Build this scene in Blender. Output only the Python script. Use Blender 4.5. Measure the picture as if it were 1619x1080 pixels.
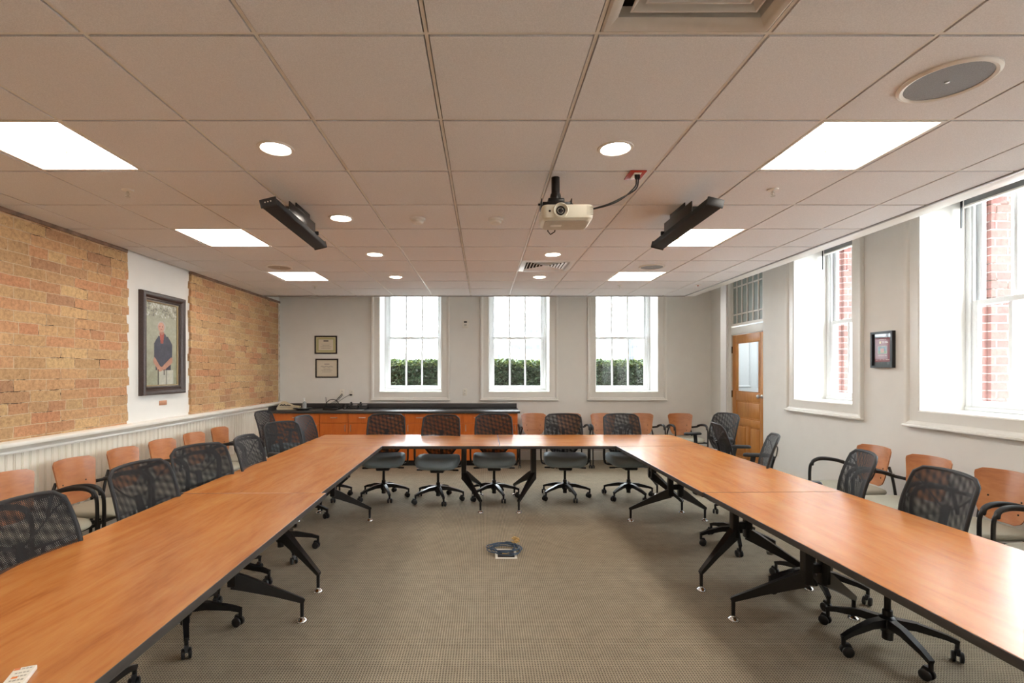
import bpy, bmesh, math, random
from math import sin, cos, pi, radians, sqrt
from mathutils import Vector, Matrix, noise
random.seed(7)
for o in list(bpy.data.objects): bpy.data.objects.remove(o)
SC = bpy.context.scene
COL = SC.collection

# ------------------------------------------------------------------ camera, sky, exposure
F, CX, CY, CH = 792.0, 765.0, 587.0, 1.54      # focal length and vanishing point in pixels of a 1619x1080 frame, camera height
cam = bpy.data.objects.new('camera', bpy.data.cameras.new('camera')); COL.objects.link(cam)
cam.location = (0, 0, CH); cam.rotation_euler = (pi/2, 0, 0)
cam.data.sensor_width = 36; cam.data.lens = F/1619*36
cam.data.shift_x = (809.5-CX)/1619; cam.data.shift_y = (CY-540)/1619
cam.data.clip_start = 0.05; cam.data.clip_end = 300
SC.camera = cam
SC.view_settings.view_transform = 'Standard'; SC.view_settings.look = 'None'
SC.view_settings.gamma = 1; SC.view_settings.use_curve_mapping = False
SC.view_settings.exposure = 1.35
w = bpy.data.worlds.new('overcast_sky'); SC.world = w; w.use_nodes = True
bg = w.node_tree.nodes['Background']; bg.inputs[0].default_value = (0.90, 0.95, 1.0, 1); bg.inputs[1].default_value = 8.2
PANEL_E, DOWN_E = 6.0, 15.0

def PX(u, v, Y): return Vector(((u-CX)*Y/F, Y, CH-(v-CY)*Y/F))

# ------------------------------------------------------------------ helpers
def shade(ob, ang=35):
    me = ob.data
    for p in me.polygons: p.use_smooth = True
    me.set_sharp_from_angle(angle=radians(ang))

class MB:
    def __init__(s): s.bm = bmesh.new()
    def box(s, x0, x1, y0, y1, z0, z1, bev=0, M=None, seg=2):
        if x0 > x1: x0, x1 = x1, x0
        if y0 > y1: y0, y1 = y1, y0
        if z0 > z1: z0, z1 = z1, z0
        v = [s.bm.verts.new(c) for c in ((x0,y0,z0),(x1,y0,z0),(x1,y1,z0),(x0,y1,z0),(x0,y0,z1),(x1,y0,z1),(x1,y1,z1),(x0,y1,z1))]
        fs = [s.bm.faces.new([v[i] for i in q]) for q in ((0,3,2,1),(4,5,6,7),(0,1,5,4),(1,2,6,5),(2,3,7,6),(3,0,4,7))]
        if bev > 0:
            es = list({e for f in fs for e in f.edges})
            r = bmesh.ops.bevel(s.bm, geom=es, offset=bev, segments=seg, profile=.5, affect='EDGES', clamp_overlap=True)
            v = list({vv for f in r['faces'] for vv in f.verts} | {vv for vv in v if vv.is_valid})
        if M is not None: bmesh.ops.transform(s.bm, matrix=M, verts=[q for q in v if q.is_valid])
        return s
    def rings(s, rings, cap=True, closed=True):
        R = [[s.bm.verts.new(p) for p in r] for r in rings]
        n = len(R[0])
        for a, b in zip(R, R[1:]):
            for i in range(n if closed else n-1):
                j = (i+1) % n
                s.bm.faces.new((a[i], a[j], b[j], b[i]))
        if cap and closed:
            s.bm.faces.new(R[0][::-1]); s.bm.faces.new(R[-1])
        return s
    def tube(s, pts, r, n=10, loop=False, squash=None):
        pts = [Vector(p) for p in pts]; N = len(pts)
        rr = r if isinstance(r, (list, tuple)) else [r]*N
        up = None; out = []
        for i, p in enumerate(pts):
            if loop: t = (pts[(i+1) % N]-pts[i-1]).normalized()
            else: t = (pts[min(i+1, N-1)]-pts[max(i-1, 0)]).normalized()
            if up is None:
                up = Vector((0,0,1)) if abs(t.z) < .9 else Vector((0,1,0))
            a = t.cross(up)
            if a.length < 1e-5: a = t.orthogonal()
            a.normalize(); b = a.cross(t).normalized(); up = b
            q = rr[i]; qa, qb = (q*squash[0], q*squash[1]) if squash else (q, q)
            out.append([p + a*cos(2*pi*k/n)*qa + b*sin(2*pi*k/n)*qb for k in range(n)])
        if loop: out.append(out[0][:]); 
        s.rings(out, cap=not loop)
        if loop: bmesh.ops.remove_doubles(s.bm, verts=s.bm.verts, dist=1e-6)
        return s
    def bar(s, pts, wh, upv=(0,0,1)):      # rectangular bar along a path, (width, height) at each point
        pts = [Vector(p) for p in pts]; N = len(pts); out = []
        for i, p in enumerate(pts):
            t = (pts[min(i+1, N-1)]-pts[max(i-1, 0)]).normalized()
            U = Vector(upv)
            a = t.cross(U).normalized(); b = a.cross(t).normalized()
            ww, hh = wh[i] if isinstance(wh, list) else wh
            out.append([p+a*ww/2-b*hh/2, p+a*ww/2+b*hh/2, p-a*ww/2+b*hh/2, p-a*ww/2-b*hh/2])
        return s.rings(out)
    def lathe(s, prof, c=(0,0,0), n=24, axis='z'):
        c = Vector(c); out = []
        for r, h in prof:
            ring = []
            for k in range(n):
                a = 2*pi*k/n
                if axis == 'z': ring.append(c+Vector((r*cos(a), r*sin(a), h)))
                elif axis == 'y': ring.append(c+Vector((r*cos(a), h, r*sin(a))))
                else: ring.append(c+Vector((h, r*cos(a), r*sin(a))))
            out.append(ring)
        return s.rings(out)
    def prism(s, poly, z0, z1, M=None):    # poly in xy
        a = [s.bm.verts.new((p[0], p[1], z0)) for p in poly]; b = [s.bm.verts.new((p[0], p[1], z1)) for p in poly]
        n = len(poly)
        s.bm.faces.new(a[::-1]); s.bm.faces.new(b)
        for i in range(n): s.bm.faces.new((a[i], a[(i+1) % n], b[(i+1) % n], b[i]))
        if M is not None: bmesh.ops.transform(s.bm, matrix=M, verts=a+b)
        return s
    def frame(s, x0, x1, z0, z1, prof, y=0):   # mitred frame round a rectangle in xz; profile = (outward, towards -y)
        cs = [(x0, z0, -1, -1), (x1, z0, 1, -1), (x1, z1, 1, 1), (x0, z1, -1, 1)]
        R = [[s.bm.verts.new((cx+sx*o, y-d, cz+sz*o)) for o, d in prof] for cx, cz, sx, sz in cs]
        n = len(prof)
        for k in range(4):
            a, b = R[k], R[(k+1) % 4]
            for i in range(n):
                j = (i+1) % n
                s.bm.faces.new((a[i], b[i], b[j], a[j]))
        return s
    def build(s, name, mat, parent=None, smooth=True, ang=35, mat_world=None):
        bmesh.ops.recalc_face_normals(s.bm, faces=s.bm.faces)
        me = bpy.data.meshes.new(name); s.bm.to_mesh(me); s.bm.free()
        if mat: me.materials.append(mat)
        o = bpy.data.objects.new(name, me); COL.objects.link(o)
        if parent: o.parent = parent
        if smooth: shade(o, ang)
        if mat_world is not None: o.matrix_world = mat_world
        return o

def tag(o, label=None, cat=None, group=None, kind=None):
    if label: o['label'] = label
    if cat: o['category'] = cat
    if group: o['group'] = group
    if kind: o['kind'] = kind
    return o
def empty(name, loc=(0,0,0), rz=0, label=None, cat=None, group=None, kind=None):
    o = bpy.data.objects.new(name, None); COL.objects.link(o)
    o.empty_display_size = .1
    o.location = loc; o.rotation_euler = (0, 0, rz)
    return tag(o, label, cat, group, kind)
def copy_tree(o, parent=None):
    c = o.copy(); COL.objects.link(c)
    if parent: c.parent = parent
    for ch in list(o.children): copy_tree(ch, c)
    return c
def smooth_path(pts, n=6):
    pts = [Vector(p) for p in pts]; out = []
    for i in range(len(pts)-1):
        p0, p1, p2, p3 = pts[max(i-1,0)], pts[i], pts[i+1], pts[min(i+2, len(pts)-1)]
        for k in range(n):
            t = k/n
            out.append(.5*((2*p1)+(-p0+p2)*t+(2*p0-5*p1+4*p2-p3)*t*t+(-p0+3*p1-3*p2+p3)*t**3))
    out.append(pts[-1]); return out

# ------------------------------------------------------------------ materials
def srgb(r, g, b):
    f = lambda c: (c/255/12.92) if c/255 <= .04045 else ((c/255+.055)/1.055)**2.4
    return (f(r), f(g), f(b), 1)
class NT:
    def __init__(s, name):
        s.m = bpy.data.materials.new(name); s.m.use_nodes = True; s.t = s.m.node_tree
        s.p = s.t.nodes['Principled BSDF']; s.out = s.t.nodes['Material Output']
    def n(s, typ, **kw):
        nd = s.t.nodes.new('ShaderNode'+typ)
        for k, v in kw.items():
            if k.startswith('i_'):
                key = k[2:]
                key = int(key) if key.isdigit() else key.replace('_', ' ')
                nd.inputs[key].default_value = v
            else: setattr(nd, k, v)
        return nd
    def l(s, a, b): s.t.links.new(a, b)
    def ramp(s, fac, stops):
        r = s.n('ValToRGB'); e = r.color_ramp.elements
        while len(e) < len(stops): e.new(.5)
        for q, (pos, c) in zip(e, stops): q.position = pos; q.color = c
        s.l(fac, r.inputs[0]); return r.outputs[0]
    def coords(s, scale=(1,1,1), loc=(0,0,0), rot=(0,0,0), kind='Object'):
        tc = s.n('TexCoord'); mp = s.n('Mapping')
        mp.inputs['Scale'].default_value = scale; mp.inputs['Location'].default_value = loc; mp.inputs['Rotation'].default_value = rot
        s.l(tc.outputs[kind], mp.inputs[0]); return mp.outputs[0]
    def bump(s, h, strength=.3, dist=.002):
        b = s.n('Bump', i_Strength=strength, i_Distance=dist); s.l(h, b.inputs['Height']); s.l(b.outputs[0], s.p.inputs['Normal'])
    def set(s, base=None, rough=None, metal=None, **kw):
        if base is not None: s.p.inputs['Base Color'].default_value = base
        if rough is not None: s.p.inputs['Roughness'].default_value = rough
        if metal is not None: s.p.inputs['Metallic'].default_value = metal
        for k, v in kw.items(): s.p.inputs[k.replace('_', ' ')].default_value = v
        return s

def plain(name, c, rough=.5, metal=0, var=.06, scale=30, bump=.0, **kw):
    t = NT(name).set(rough=rough, metal=metal, **kw)
    no = t.n('TexNoise', i_Scale=scale, i_Detail=4.0); t.l(t.coords(), no.inputs['Vector'])
    d = tuple(x*(1-var) for x in c[:3])+(1,); u = tuple(min(1, x*(1+var)) for x in c[:3])+(1,)
    t.l(t.ramp(no.outputs[0], [(.3, d), (.7, u)]), t.p.inputs['Base Color'])
    if bump: t.bump(no.outputs[0], bump, .002)
    return t.m
def emit(name, c, e):
    t = NT(name); t.set(base=(.8,.8,.8,1), rough=.5)
    t.p.inputs['Emission Color'].default_value = c; t.p.inputs['Emission Strength'].default_value = e
    return t.m

M = {}
M['wall'] = plain('painted_plaster', srgb(236, 234, 229), .75, var=.015, scale=6, bump=.05)
M['white_trim'] = plain('white_gloss_paint', srgb(238, 236, 230), .35, var=.01)
M['sash'] = plain('window_paint', srgb(240, 242, 243), .35, var=.01)
M['rail'] = plain('cream_trim_paint', srgb(240, 236, 226), .35, var=.01)
M['bead'] = plain('beadboard_paint', srgb(236, 230, 216), .45, var=.02, scale=8)
M['black_plastic'] = plain('black_plastic', srgb(28, 28, 30), .38, var=.08)
M['black_frame'] = plain('black_powder_coat', srgb(22, 21, 22), .33, var=.08)
M['soft_black'] = plain('matt_black_plastic', srgb(27, 27, 29), .55, var=.08)
M['black_grille'] = plain('black_grille_cloth', srgb(26, 26, 27), .8, var=.2, scale=400, bump=.3)
M['chrome'] = plain('polished_chrome', srgb(215, 215, 215), .12, 1, var=.03)
M['nickel'] = plain('brushed_nickel', srgb(200, 198, 192), .3, 1, var=.05)
M['screw'] = plain('dark_screw', srgb(60, 52, 46), .3, .8)
M['edge'] = plain('charcoal_edge_band', srgb(62, 57, 54), .45, var=.06)
M['counter'] = plain('charcoal_laminate', srgb(62, 60, 60), .38, var=.12, scale=220)
M['seat_blue'] = plain('slate_seat_fabric', srgb(148, 164, 172), .75, var=.12, scale=350, bump=.25, Sheen_Weight=.15)
M['seat_green'] = plain('sage_seat_vinyl', srgb(168, 166, 150), .55, var=.05, scale=120, bump=.1)
M['outlet'] = plain('ivory_outlet_plastic', srgb(236, 232, 222), .4, var=.02)
M['slot'] = plain('dark_slot', srgb(40, 36, 34), .6)
M['projector'] = plain('ivory_projector_shell', srgb(222, 216, 198), .35, var=.02)
M['projector_under'] = plain('projector_underside', srgb(196, 188, 172), .5, var=.04)
M['lens'] = plain('lens_glass', srgb(14, 14, 20), .06, var=.02, Coat_Weight=1.0)
M['red'] = plain('red_outlet_plate', srgb(176, 44, 26), .4, var=.05)
M['vent_metal'] = plain('painted_vent_metal', srgb(205, 198, 190), .4, .0, var=.03)
M['dark_duct'] = plain('dark_duct', srgb(50, 42, 36), .8)
M['speaker_grille'] = plain('grey_perforated_grille', srgb(140, 140, 142), .6, .3, var=.25, scale=500)
M['ceiling_white'] = plain('ceiling_white_plastic', srgb(228, 222, 214), .45, var=.02)
M['tee'] = plain('ceiling_grid_metal', srgb(228, 222, 214), .4, var=.03)
M['edge_metal'] = plain('ceiling_edge_metal', srgb(150, 146, 142), .35, .4)
M['door_wood'] = None
M['hinge'] = plain('bronze_hinge', srgb(52, 34, 24), .4, .7)
M['frame_brown'] = plain('dark_bronze_frame', srgb(70, 56, 52), .34, .15, var=.2, scale=60)
M['frame_lip'] = plain('gold_frame_lip', srgb(150, 128, 92), .35, .5)
M['frame_black'] = plain('black_picture_frame', srgb(30, 22, 20), .35)
M['copper'] = plain('copper_plaque', srgb(214, 160, 128), .35, .5)
M['blue_cable'] = plain('blue_cable_jacket', srgb(62, 84, 110), .4)
M['tan_cord'] = plain('tan_twist_cord', srgb(196, 164, 108), .6, var=.3)
M['cream_card'] = plain('cream_card', srgb(222, 208, 176), .6, var=.03)
M['clear'] = plain('clear_bottle_plastic', srgb(225, 230, 232), .1, Transmission_Weight=.7)
M['grey_metal'] = plain('grey_sheet_metal', srgb(150, 150, 152), .35, .6)
M['hall_wall'] = plain('hallway_paint', srgb(206, 214, 220), .6, var=.02)
M['pale_building'] = plain('pale_building_render', srgb(215, 215, 213), .9, var=.05, scale=2)
M['building_window'] = plain('grey_building_glazing', srgb(70, 74, 80), .4, var=.2, scale=3)
M['bark'] = plain('pale_bark', srgb(150, 140, 134), .9, var=.2, scale=10)
M['orange'] = plain('orange_barrier', srgb(220, 96, 50), .6)
M['fence'] = plain('grey_steel_fence', srgb(66, 68, 76), .5)
M['ground'] = plain('pale_pavement', srgb(176, 172, 166), .9, var=.1, scale=3)

def mk_ceiling_tile():
    t = NT('mineral_ceiling_tile').set(rough=.9)
    no = t.n('TexNoise', i_Scale=260.0, i_Detail=3.0); t.l(t.coords(), no.inputs['Vector'])
    t.l(t.ramp(no.outputs[0], [(.35, srgb(220, 217, 217)), (.7, srgb(236, 233, 233))]), t.p.inputs['Base Color'])
    t.bump(no.outputs[0], .2, .001); return t.m
M['tile'] = mk_ceiling_tile()

def mk_glass():
    t = NT('window_glass'); tr = t.n('BsdfTransparent'); tr.inputs[0].default_value = (.96, .98, .98, 1)
    gl = t.n('BsdfGlossy'); gl.inputs['Roughness'].default_value = .02
    lw = t.n('LayerWeight', i_Blend=.5); pw = t.n('Math', operation='POWER', i_1=5.0); t.l(lw.outputs['Facing'], pw.inputs[0])
    fr = t.n('Math', operation='MULTIPLY_ADD', i_1=.9, i_2=.04); t.l(pw.outputs[0], fr.inputs[0]); mx = t.n('MixShader')
    t.l(fr.outputs[0], mx.inputs[0]); t.l(tr.outputs[0], mx.inputs[1]); t.l(gl.outputs[0], mx.inputs[2]); t.l(mx.outputs[0], t.out.inputs[0])
    return t.m
M['glass'] = mk_glass()

def mk_wood(name, dark, mid, light, rough, scale=(1.2, 11, 11), coat=.3, rot=(0,0,0)):
    t = NT(name).set(rough=rough, Specular_IOR_Level=.5+coat*.6)
    co = t.coords(scale, rot=rot)
    n1 = t.n('TexNoise', i_Scale=1.6, i_Detail=6.0, i_Roughness=.62, i_Distortion=.6); t.l(co, n1.inputs['Vector'])
    n2 = t.n('TexNoise', i_Scale=9.0, i_Detail=4.0, i_Roughness=.6); t.l(co, n2.inputs['Vector'])
    mx = t.n('Mix', data_type='FLOAT', i_0=.3); t.l(n1.outputs[0], mx.inputs[2]); t.l(n2.outputs[0], mx.inputs[3])
    t.l(t.ramp(mx.outputs[0], [(.3, dark), (.47, mid), (.68, light)]), t.p.inputs['Base Color'])
    return t.m
M['table_wood'] = mk_wood('cherry_laminate', srgb(164, 92, 38), srgb(190, 118, 54), srgb(203, 138, 72), .265, scale=(1.0, 6, 6))
M['cab_wood'] = mk_wood('orange_cherry_veneer', srgb(186, 88, 24), srgb(204, 104, 34), srgb(216, 120, 46), .4, scale=(6, 6, 1.2), coat=.1)
M['ply'] = mk_wood('bent_cherry_plywood', srgb(166, 98, 56), srgb(190, 120, 72), srgb(206, 142, 92), .3, scale=(1, 5, 5), coat=.5)
M['door_wood'] = mk_wood('honey_oak_door', srgb(176, 112, 48), srgb(198, 134, 66), srgb(210, 150, 82), .4, scale=(9, 9, 1.2), coat=.15)

def mk_carpet():
    t = NT('basketweave_carpet').set(rough=.95)
    P = .0145
    co = t.coords((1,1,1))
    nz = t.n('TexNoise', i_Scale=18.0, i_Detail=2.0); t.l(co, nz.inputs['Vector'])
    add = t.n('VectorMath', operation='MULTIPLY_ADD'); t.l(nz.outputs['Color'], add.inputs[0]); add.inputs[1].default_value = (.004, .004, 0); t.l(co, add.inputs[2])
    sx = t.n('SeparateXYZ'); t.l(add.outputs[0], sx.inputs[0])
    def wave(sock, per, ph=0):
        m = t.n('Math', operation='MULTIPLY_ADD'); t.l(sock, m.inputs[0]); m.inputs[1].default_value = 2*pi/per; m.inputs[2].default_value = ph
        s_ = t.n('Math', operation='SINE'); t.l(m.outputs[0], s_.inputs[0]); return s_.outputs[0]
    a, b = wave(sx.outputs[0], P), wave(sx.outputs[1], P*1.05)
    mn = t.n('Math', operation='MAXIMUM'); t.l(a, mn.inputs[0]); t.l(b, mn.inputs[1])
    mr = t.n('MapRange'); t.l(mn.outputs[0], mr.inputs[0]); mr.inputs[1].default_value = -1; mr.inputs[2].default_value = .7
    n2 = t.n('TexNoise', i_Scale=160.0, i_Detail=3.0); t.l(co, n2.inputs['Vector'])
    n3 = t.n('TexNoise', i_Scale=9.0, i_Detail=5.0, i_Roughness=.7); t.l(co, n3.inputs['Vector'])
    mul = t.n('Math', operation='MULTIPLY'); t.l(mr.outputs[0], mul.inputs[0])
    mr2 = t.n('MapRange'); t.l(n2.outputs[0], mr2.inputs[0]); mr2.inputs[1].default_value = .3; mr2.inputs[2].default_value = .7; mr2.inputs[3].default_value = .72; mr2.inputs[4].default_value = 1.1
    t.l(mr2.outputs[0], mul.inputs[1])
    c = t.ramp(mul.outputs[0], [(0, srgb(62, 52, 42)), (.5, srgb(130, 118, 98)), (1, srgb(180, 168, 146))])
    mx = t.n('Mix', data_type='RGBA', blend_type='MULTIPLY', i_0=1.0); t.l(c, mx.inputs[6])
    t.l(t.ramp(n3.outputs[0], [(.3, (.8,.8,.8,1)), (.65, (1,1,1,1))]), mx.inputs[7])
    t.l(mx.outputs[2], t.p.inputs['Base Color'])
    t.bump(mul.outputs[0], .6, .003); return t.m
M['carpet'] = mk_carpet()

def mk_brick(name, cols, mortar, bw=.215, rh=.083, ms=.0045, rot=(0,0,0), rough=.85, dark=.5, wob=.012, axes='yz'):
    t = NT(name).set(rough=rough)
    tc = t.n('TexCoord'); sp = t.n('SeparateXYZ'); t.l(tc.outputs['Object'], sp.inputs[0])
    cb = t.n('CombineXYZ'); t.l(sp.outputs[1 if axes[0] == 'y' else 0], cb.inputs[0]); t.l(sp.outputs[2], cb.inputs[1])
    nz = t.n('TexNoise', i_Scale=6.0, i_Detail=6.0, i_Roughness=.72); t.l(tc.outputs['Object'], nz.inputs['Vector'])
    ad = t.n('VectorMath', operation='MULTIPLY_ADD'); t.l(nz.outputs['Color'], ad.inputs[0]); ad.inputs[1].default_value = (wob*1.6, wob, 0); t.l(cb.outputs[0], ad.inputs[2])
    br = t.n('TexBrick'); t.l(ad.outputs[0], br.inputs['Vector'])
    br.inputs['Color1'].default_value = (0,0,0,1); br.inputs['Color2'].default_value = (1,1,1,1); br.inputs['Mortar'].default_value = (.5,.5,.5,1)
    br.inputs['Scale'].default_value = 1; br.inputs['Mortar Size'].default_value = ms; br.inputs['Mortar Smooth'].default_value = .35
    br.inputs['Brick Width'].default_value = bw; br.inputs['Row Height'].default_value = rh
    br.offset = .5; br.offset_frequency = 2; br.squash = .62; br.squash_frequency = 7
    c = t.ramp(br.outputs['Color'], [(i/(len(cols)-1), q) for i, q in enumerate(cols)])
    n1 = t.n('TexNoise', i_Scale=1.1, i_Detail=3.0); t.l(tc.outputs['Object'], n1.inputs['Vector'])
    n2 = t.n('TexNoise', i_Scale=34.0, i_Detail=6.0, i_Roughness=.7); t.l(tc.outputs['Object'], n2.inputs['Vector'])
    m1 = t.n('Mix', data_type='RGBA', blend_type='MULTIPLY', i_0=1.0); t.l(c, m1.inputs[6]); t.l(t.ramp(n2.outputs[0], [(.3, (.62,.58,.54,1)), (.60, (1,1,1,1))]), m1.inputs[7])
    m2 = t.n('Mix', data_type='RGBA', blend_type='MULTIPLY', i_0=1.0); t.l(m1.outputs[2], m2.inputs[6]); t.l(t.ramp(n1.outputs[0], [(.35, (.86,.80,.78,1)), (.6, (1,1,1,1))]), m2.inputs[7])
    # joints: pale mortar with a few dark open stretches
    n3 = t.n('TexNoise', i_Scale=3.6, i_Detail=4.0, i_Roughness=.7); t.l(tc.outputs['Object'], n3.inputs['Vector'])
    mc = t.ramp(n3.outputs[0], [(.38, srgb(60, 42, 26)), (.46, mortar), (1, mortar)])
    mf = t.n('Mix', data_type='RGBA'); t.l(br.outputs['Fac'], mf.inputs[0]); t.l(m2.outputs[2], mf.inputs[6]); t.l(mc, mf.inputs[7])
    # small pits
    vo = t.n('TexNoise', i_Scale=55.0, i_Detail=2.0); t.l(tc.outputs['Object'], vo.inputs['Vector'])
    pit = t.ramp(vo.outputs[0], [(.24, (.25,.2,.15,1)), (.29, (1,1,1,1))])
    m4 = t.n('Mix', data_type='RGBA', blend_type='MULTIPLY', i_0=dark); t.l(mf.outputs[2], m4.inputs[6]); t.l(pit, m4.inputs[7])
    t.l(m4.outputs[2], t.p.inputs['Base Color'])
    inv = t.n('Math', operation='MULTIPLY_ADD'); t.l(br.outputs['Fac'], inv.inputs[0]); inv.inputs[1].default_value = -1.0
    t.l(n2.outputs[0], inv.inputs[2]); t.bump(inv.outputs[0], .55, .006)
    return t.m
TAN = [srgb(200, 150, 112), srgb(216, 176, 128), srgb(198, 162, 118), srgb(222, 188, 138), srgb(212, 154, 114), srgb(216, 180, 132), srgb(186, 142, 108)]
M['tan_brick'] = mk_brick('old_tan_brick', TAN, srgb(204, 180, 148), bw=.28, rh=.0875, ms=.0034, wob=.026, dark=.8)
M['red_brick'] = mk_brick('red_outside_brick', [srgb(128, 84, 78), srgb(146, 98, 90), srgb(118, 78, 72)], srgb(170, 160, 154), bw=.2, rh=.076, ms=.006, wob=.002, dark=.1, axes='xz')
M['red_brick_y'] = mk_brick('red_outside_brick_side', [srgb(128, 84, 78), srgb(146, 98, 90), srgb(118, 78, 72)], srgb(170, 160, 154), bw=.2, rh=.076, ms=.006, wob=.002, dark=.1)

def mk_mesh(name, per, cut, rot):       # open knitted seat-back mesh: round holes see through
    t = NT(name).set(base=srgb(17, 17, 19), rough=.65)
    tc = t.n('TexCoord'); mp = t.n('Mapping'); t.l(tc.outputs['UV'], mp.inputs[0]); mp.inputs['Rotation'].default_value = (0, 0, rot)
    s1 = t.n('SeparateXYZ'); t.l(mp.outputs[0], s1.inputs[0]); r = []
    for i, k in ((0, 1.0), (1, .62)):
        m = t.n('Math', operation='MULTIPLY'); t.l(s1.outputs[i], m.inputs[0]); m.inputs[1].default_value = 2*pi/per*k
        q = t.n('Math', operation='SINE'); t.l(m.outputs[0], q.inputs[0]); r.append(q.outputs[0])
    ml = t.n('Math', operation='MULTIPLY'); t.l(r[0], ml.inputs[0]); t.l(r[1], ml.inputs[1])
    gt = t.n('Math', operation='LESS_THAN'); t.l(ml.outputs[0], gt.inputs[0]); gt.inputs[1].default_value = cut
    t.l(gt.outputs[0], t.p.inputs['Alpha']); return t.m
M['mesh_a'] = mk_mesh('black_open_mesh', .0075, .16, 0)
M['mesh_b'] = mk_mesh('black_open_mesh_lining', .0083, .16, .10)

def mk_leaf():
    t = NT('laurel_leaf').set(rough=.35)
    at = t.n('Attribute', attribute_name='tint')
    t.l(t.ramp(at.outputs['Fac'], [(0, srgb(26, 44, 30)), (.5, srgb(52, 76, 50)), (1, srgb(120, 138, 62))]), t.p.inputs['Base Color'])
    return t.m
M['leaf'] = mk_leaf()

def mk_print(name, rough=.5, coat=0):
    t = NT(name).set(rough=rough, Coat_Weight=coat, Coat_Roughness=.03)
    at = t.n('Attribute', attribute_name='ink'); t.l(at.outputs['Color'], t.p.inputs['Base Color']); return t.m
M['print'] = mk_print('printed_sheet', .6)
M['print_gloss'] = mk_print('print_behind_glass', .5, .25)
def picture(name, wd, ht, nx, ny, fn, mat, parent):   # flat picture in xz facing -y, centred; fn(s,t)->rgb, t up
    me = bpy.data.meshes.new(name)
    vs = [((i/nx-.5)*wd, 0, (j/ny-.5)*ht) for j in range(ny+1) for i in range(nx+1)]
    fs = [(j*(nx+1)+i, j*(nx+1)+i+1, (j+1)*(nx+1)+i+1, (j+1)*(nx+1)+i) for j in range(ny) for i in range(nx)]
    me.from_pydata(vs, [], fs); ca = me.color_attributes.new('ink', 'FLOAT_COLOR', 'CORNER'); k = 0
    for j in range(ny):
        for i in range(nx):
            c = fn((i+.5)/nx, (j+.5)/ny); c = tuple(srgb(*c))
            for _ in range(4): ca.data[k].color = c; k += 1
    me.materials.append(mat)
    o = bpy.data.objects.new(name, me); COL.objects.link(o); o.parent = parent; return o

# ------------------------------------------------------------------ room shell
XL, XR, YB, YN, ZC, ZT = -3.56, 3.95, 8.71, -3.2, 2.745, 3.42
def struct(o): o['kind'] = 'structure'; return o
struct(MB().box(XL-.3, XR+.75, YN-.2, YB+.6, -.12, 0).box(XR+.75, 5.85, 6.6, 9.3, -.12, 0).build('floor', M['carpet'], smooth=False))

# back wall with three openings
WIN_B = [(-1.804, -.741), (.091, 1.135), (1.947, 3.019)]
WZ0, WZ1 = 1.188, 3.17
def wall_with_holes(name, mat, a0, a1, z0, z1, holes, place):
    m = MB(); xs = [a0]
    for h0, h1, hz0, hz1 in holes:
        place(m, xs[-1], h0, z0, z1); place(m, h0, h1, z0, hz0); place(m, h0, h1, hz1, z1); xs.append(h1)
    place(m, xs[-1], a1, z0, z1)
    return m.build(name, mat, smooth=False)
struct(wall_with_holes('wall_back', M['wall'], XL-.3, XR+.1, 0, ZT, [(a, b, WZ0, WZ1) for a, b in WIN_B],
    lambda m, a, b, z0, z1: m.box(a, b, YB, YB+.52, z0, z1)))
struct(wall_with_holes('wall_outer_back', M['red_brick'], XL-.3, XR+.75, 0, ZT+.6, [(a-.0, b+.0, WZ0-.03, WZ1+.03) for a, b in WIN_B],
    lambda m, a, b, z0, z1: m.box(a, b, YB+.52, YB+.66, z0, z1)))
WIN_R = [(3.50, 4.527), (5.357, 6.36)]
WIN_ADDED = [(-2.08, -1.05), (-.22, .81), (1.64, 2.67)]  # extra windows out of view, added to bring daylight onto the foreground
DY0, DY1 = 7.06, 8.36
m = MB()
def pr(m, a, b, z0, z1): m.box(XR, XR+.55, a, b, z0, z1)
wall_holes = [(h0, h1, WZ0, WZ1) for h0, h1 in WIN_ADDED+WIN_R]
mm = MB(); prev = YN
for h0, h1, a, b in wall_holes:
    pr(mm, prev, h0, 0, ZT); pr(mm, h0, h1, 0, a); pr(mm, h0, h1, b, ZT); prev = h1
pr(mm, prev, DY0, 0, ZT); mm.box(XR, XR+.30, DY1, YB, 0, ZT)
mm.box(XR+.08, XR+.20, DY0, DY1, 3.12, ZT)
struct(mm.build('wall_right', M['wall'], smooth=False))
mm = MB(); prev = YN
for h0, h1, a, b in wall_holes:
    for q in ((prev, h0, 0, ZT+.6), (h0, h1, 0, a-.03), (h0, h1, b+.03, ZT+.6)): mm.box(XR+.55, XR+.75, *q)
    prev = h1
mm.box(XR+.55, XR+.75, prev, DY0, 0, ZT+.6)
# returning brick jambs beside the right-hand windows (the outer opening is narrower)
for h0, h1 in WIN_ADDED+WIN_R:
    mm.box(XR+.60, XR+.78, h1-.035, h1+.01, WZ0-.03, WZ1+.03); mm.box(XR+.60, XR+.78, h0-.01, h0+.035, WZ0-.03, WZ1+.03)
struct(mm.build('wall_outer_right', M['red_brick'], smooth=False))
# left wall
struct(MB().box(XL-.3, XL, YN, YB, 0, ZT).build('wall_left', M['wall'], smooth=False))
struct(MB().box(XL-.3, XR+.75, YN-.2, YN, 0, ZT).build('wall_front', M['wall'], smooth=False))
struct(MB().box(XL-.3, XR+.75, YN-.2, YB+.66, ZT, ZT+.15).box(XR+.75, 5.85, 6.6, 9.3, ZT, ZT+.15).build('ceiling_upper', M['wall'], smooth=False))

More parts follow.
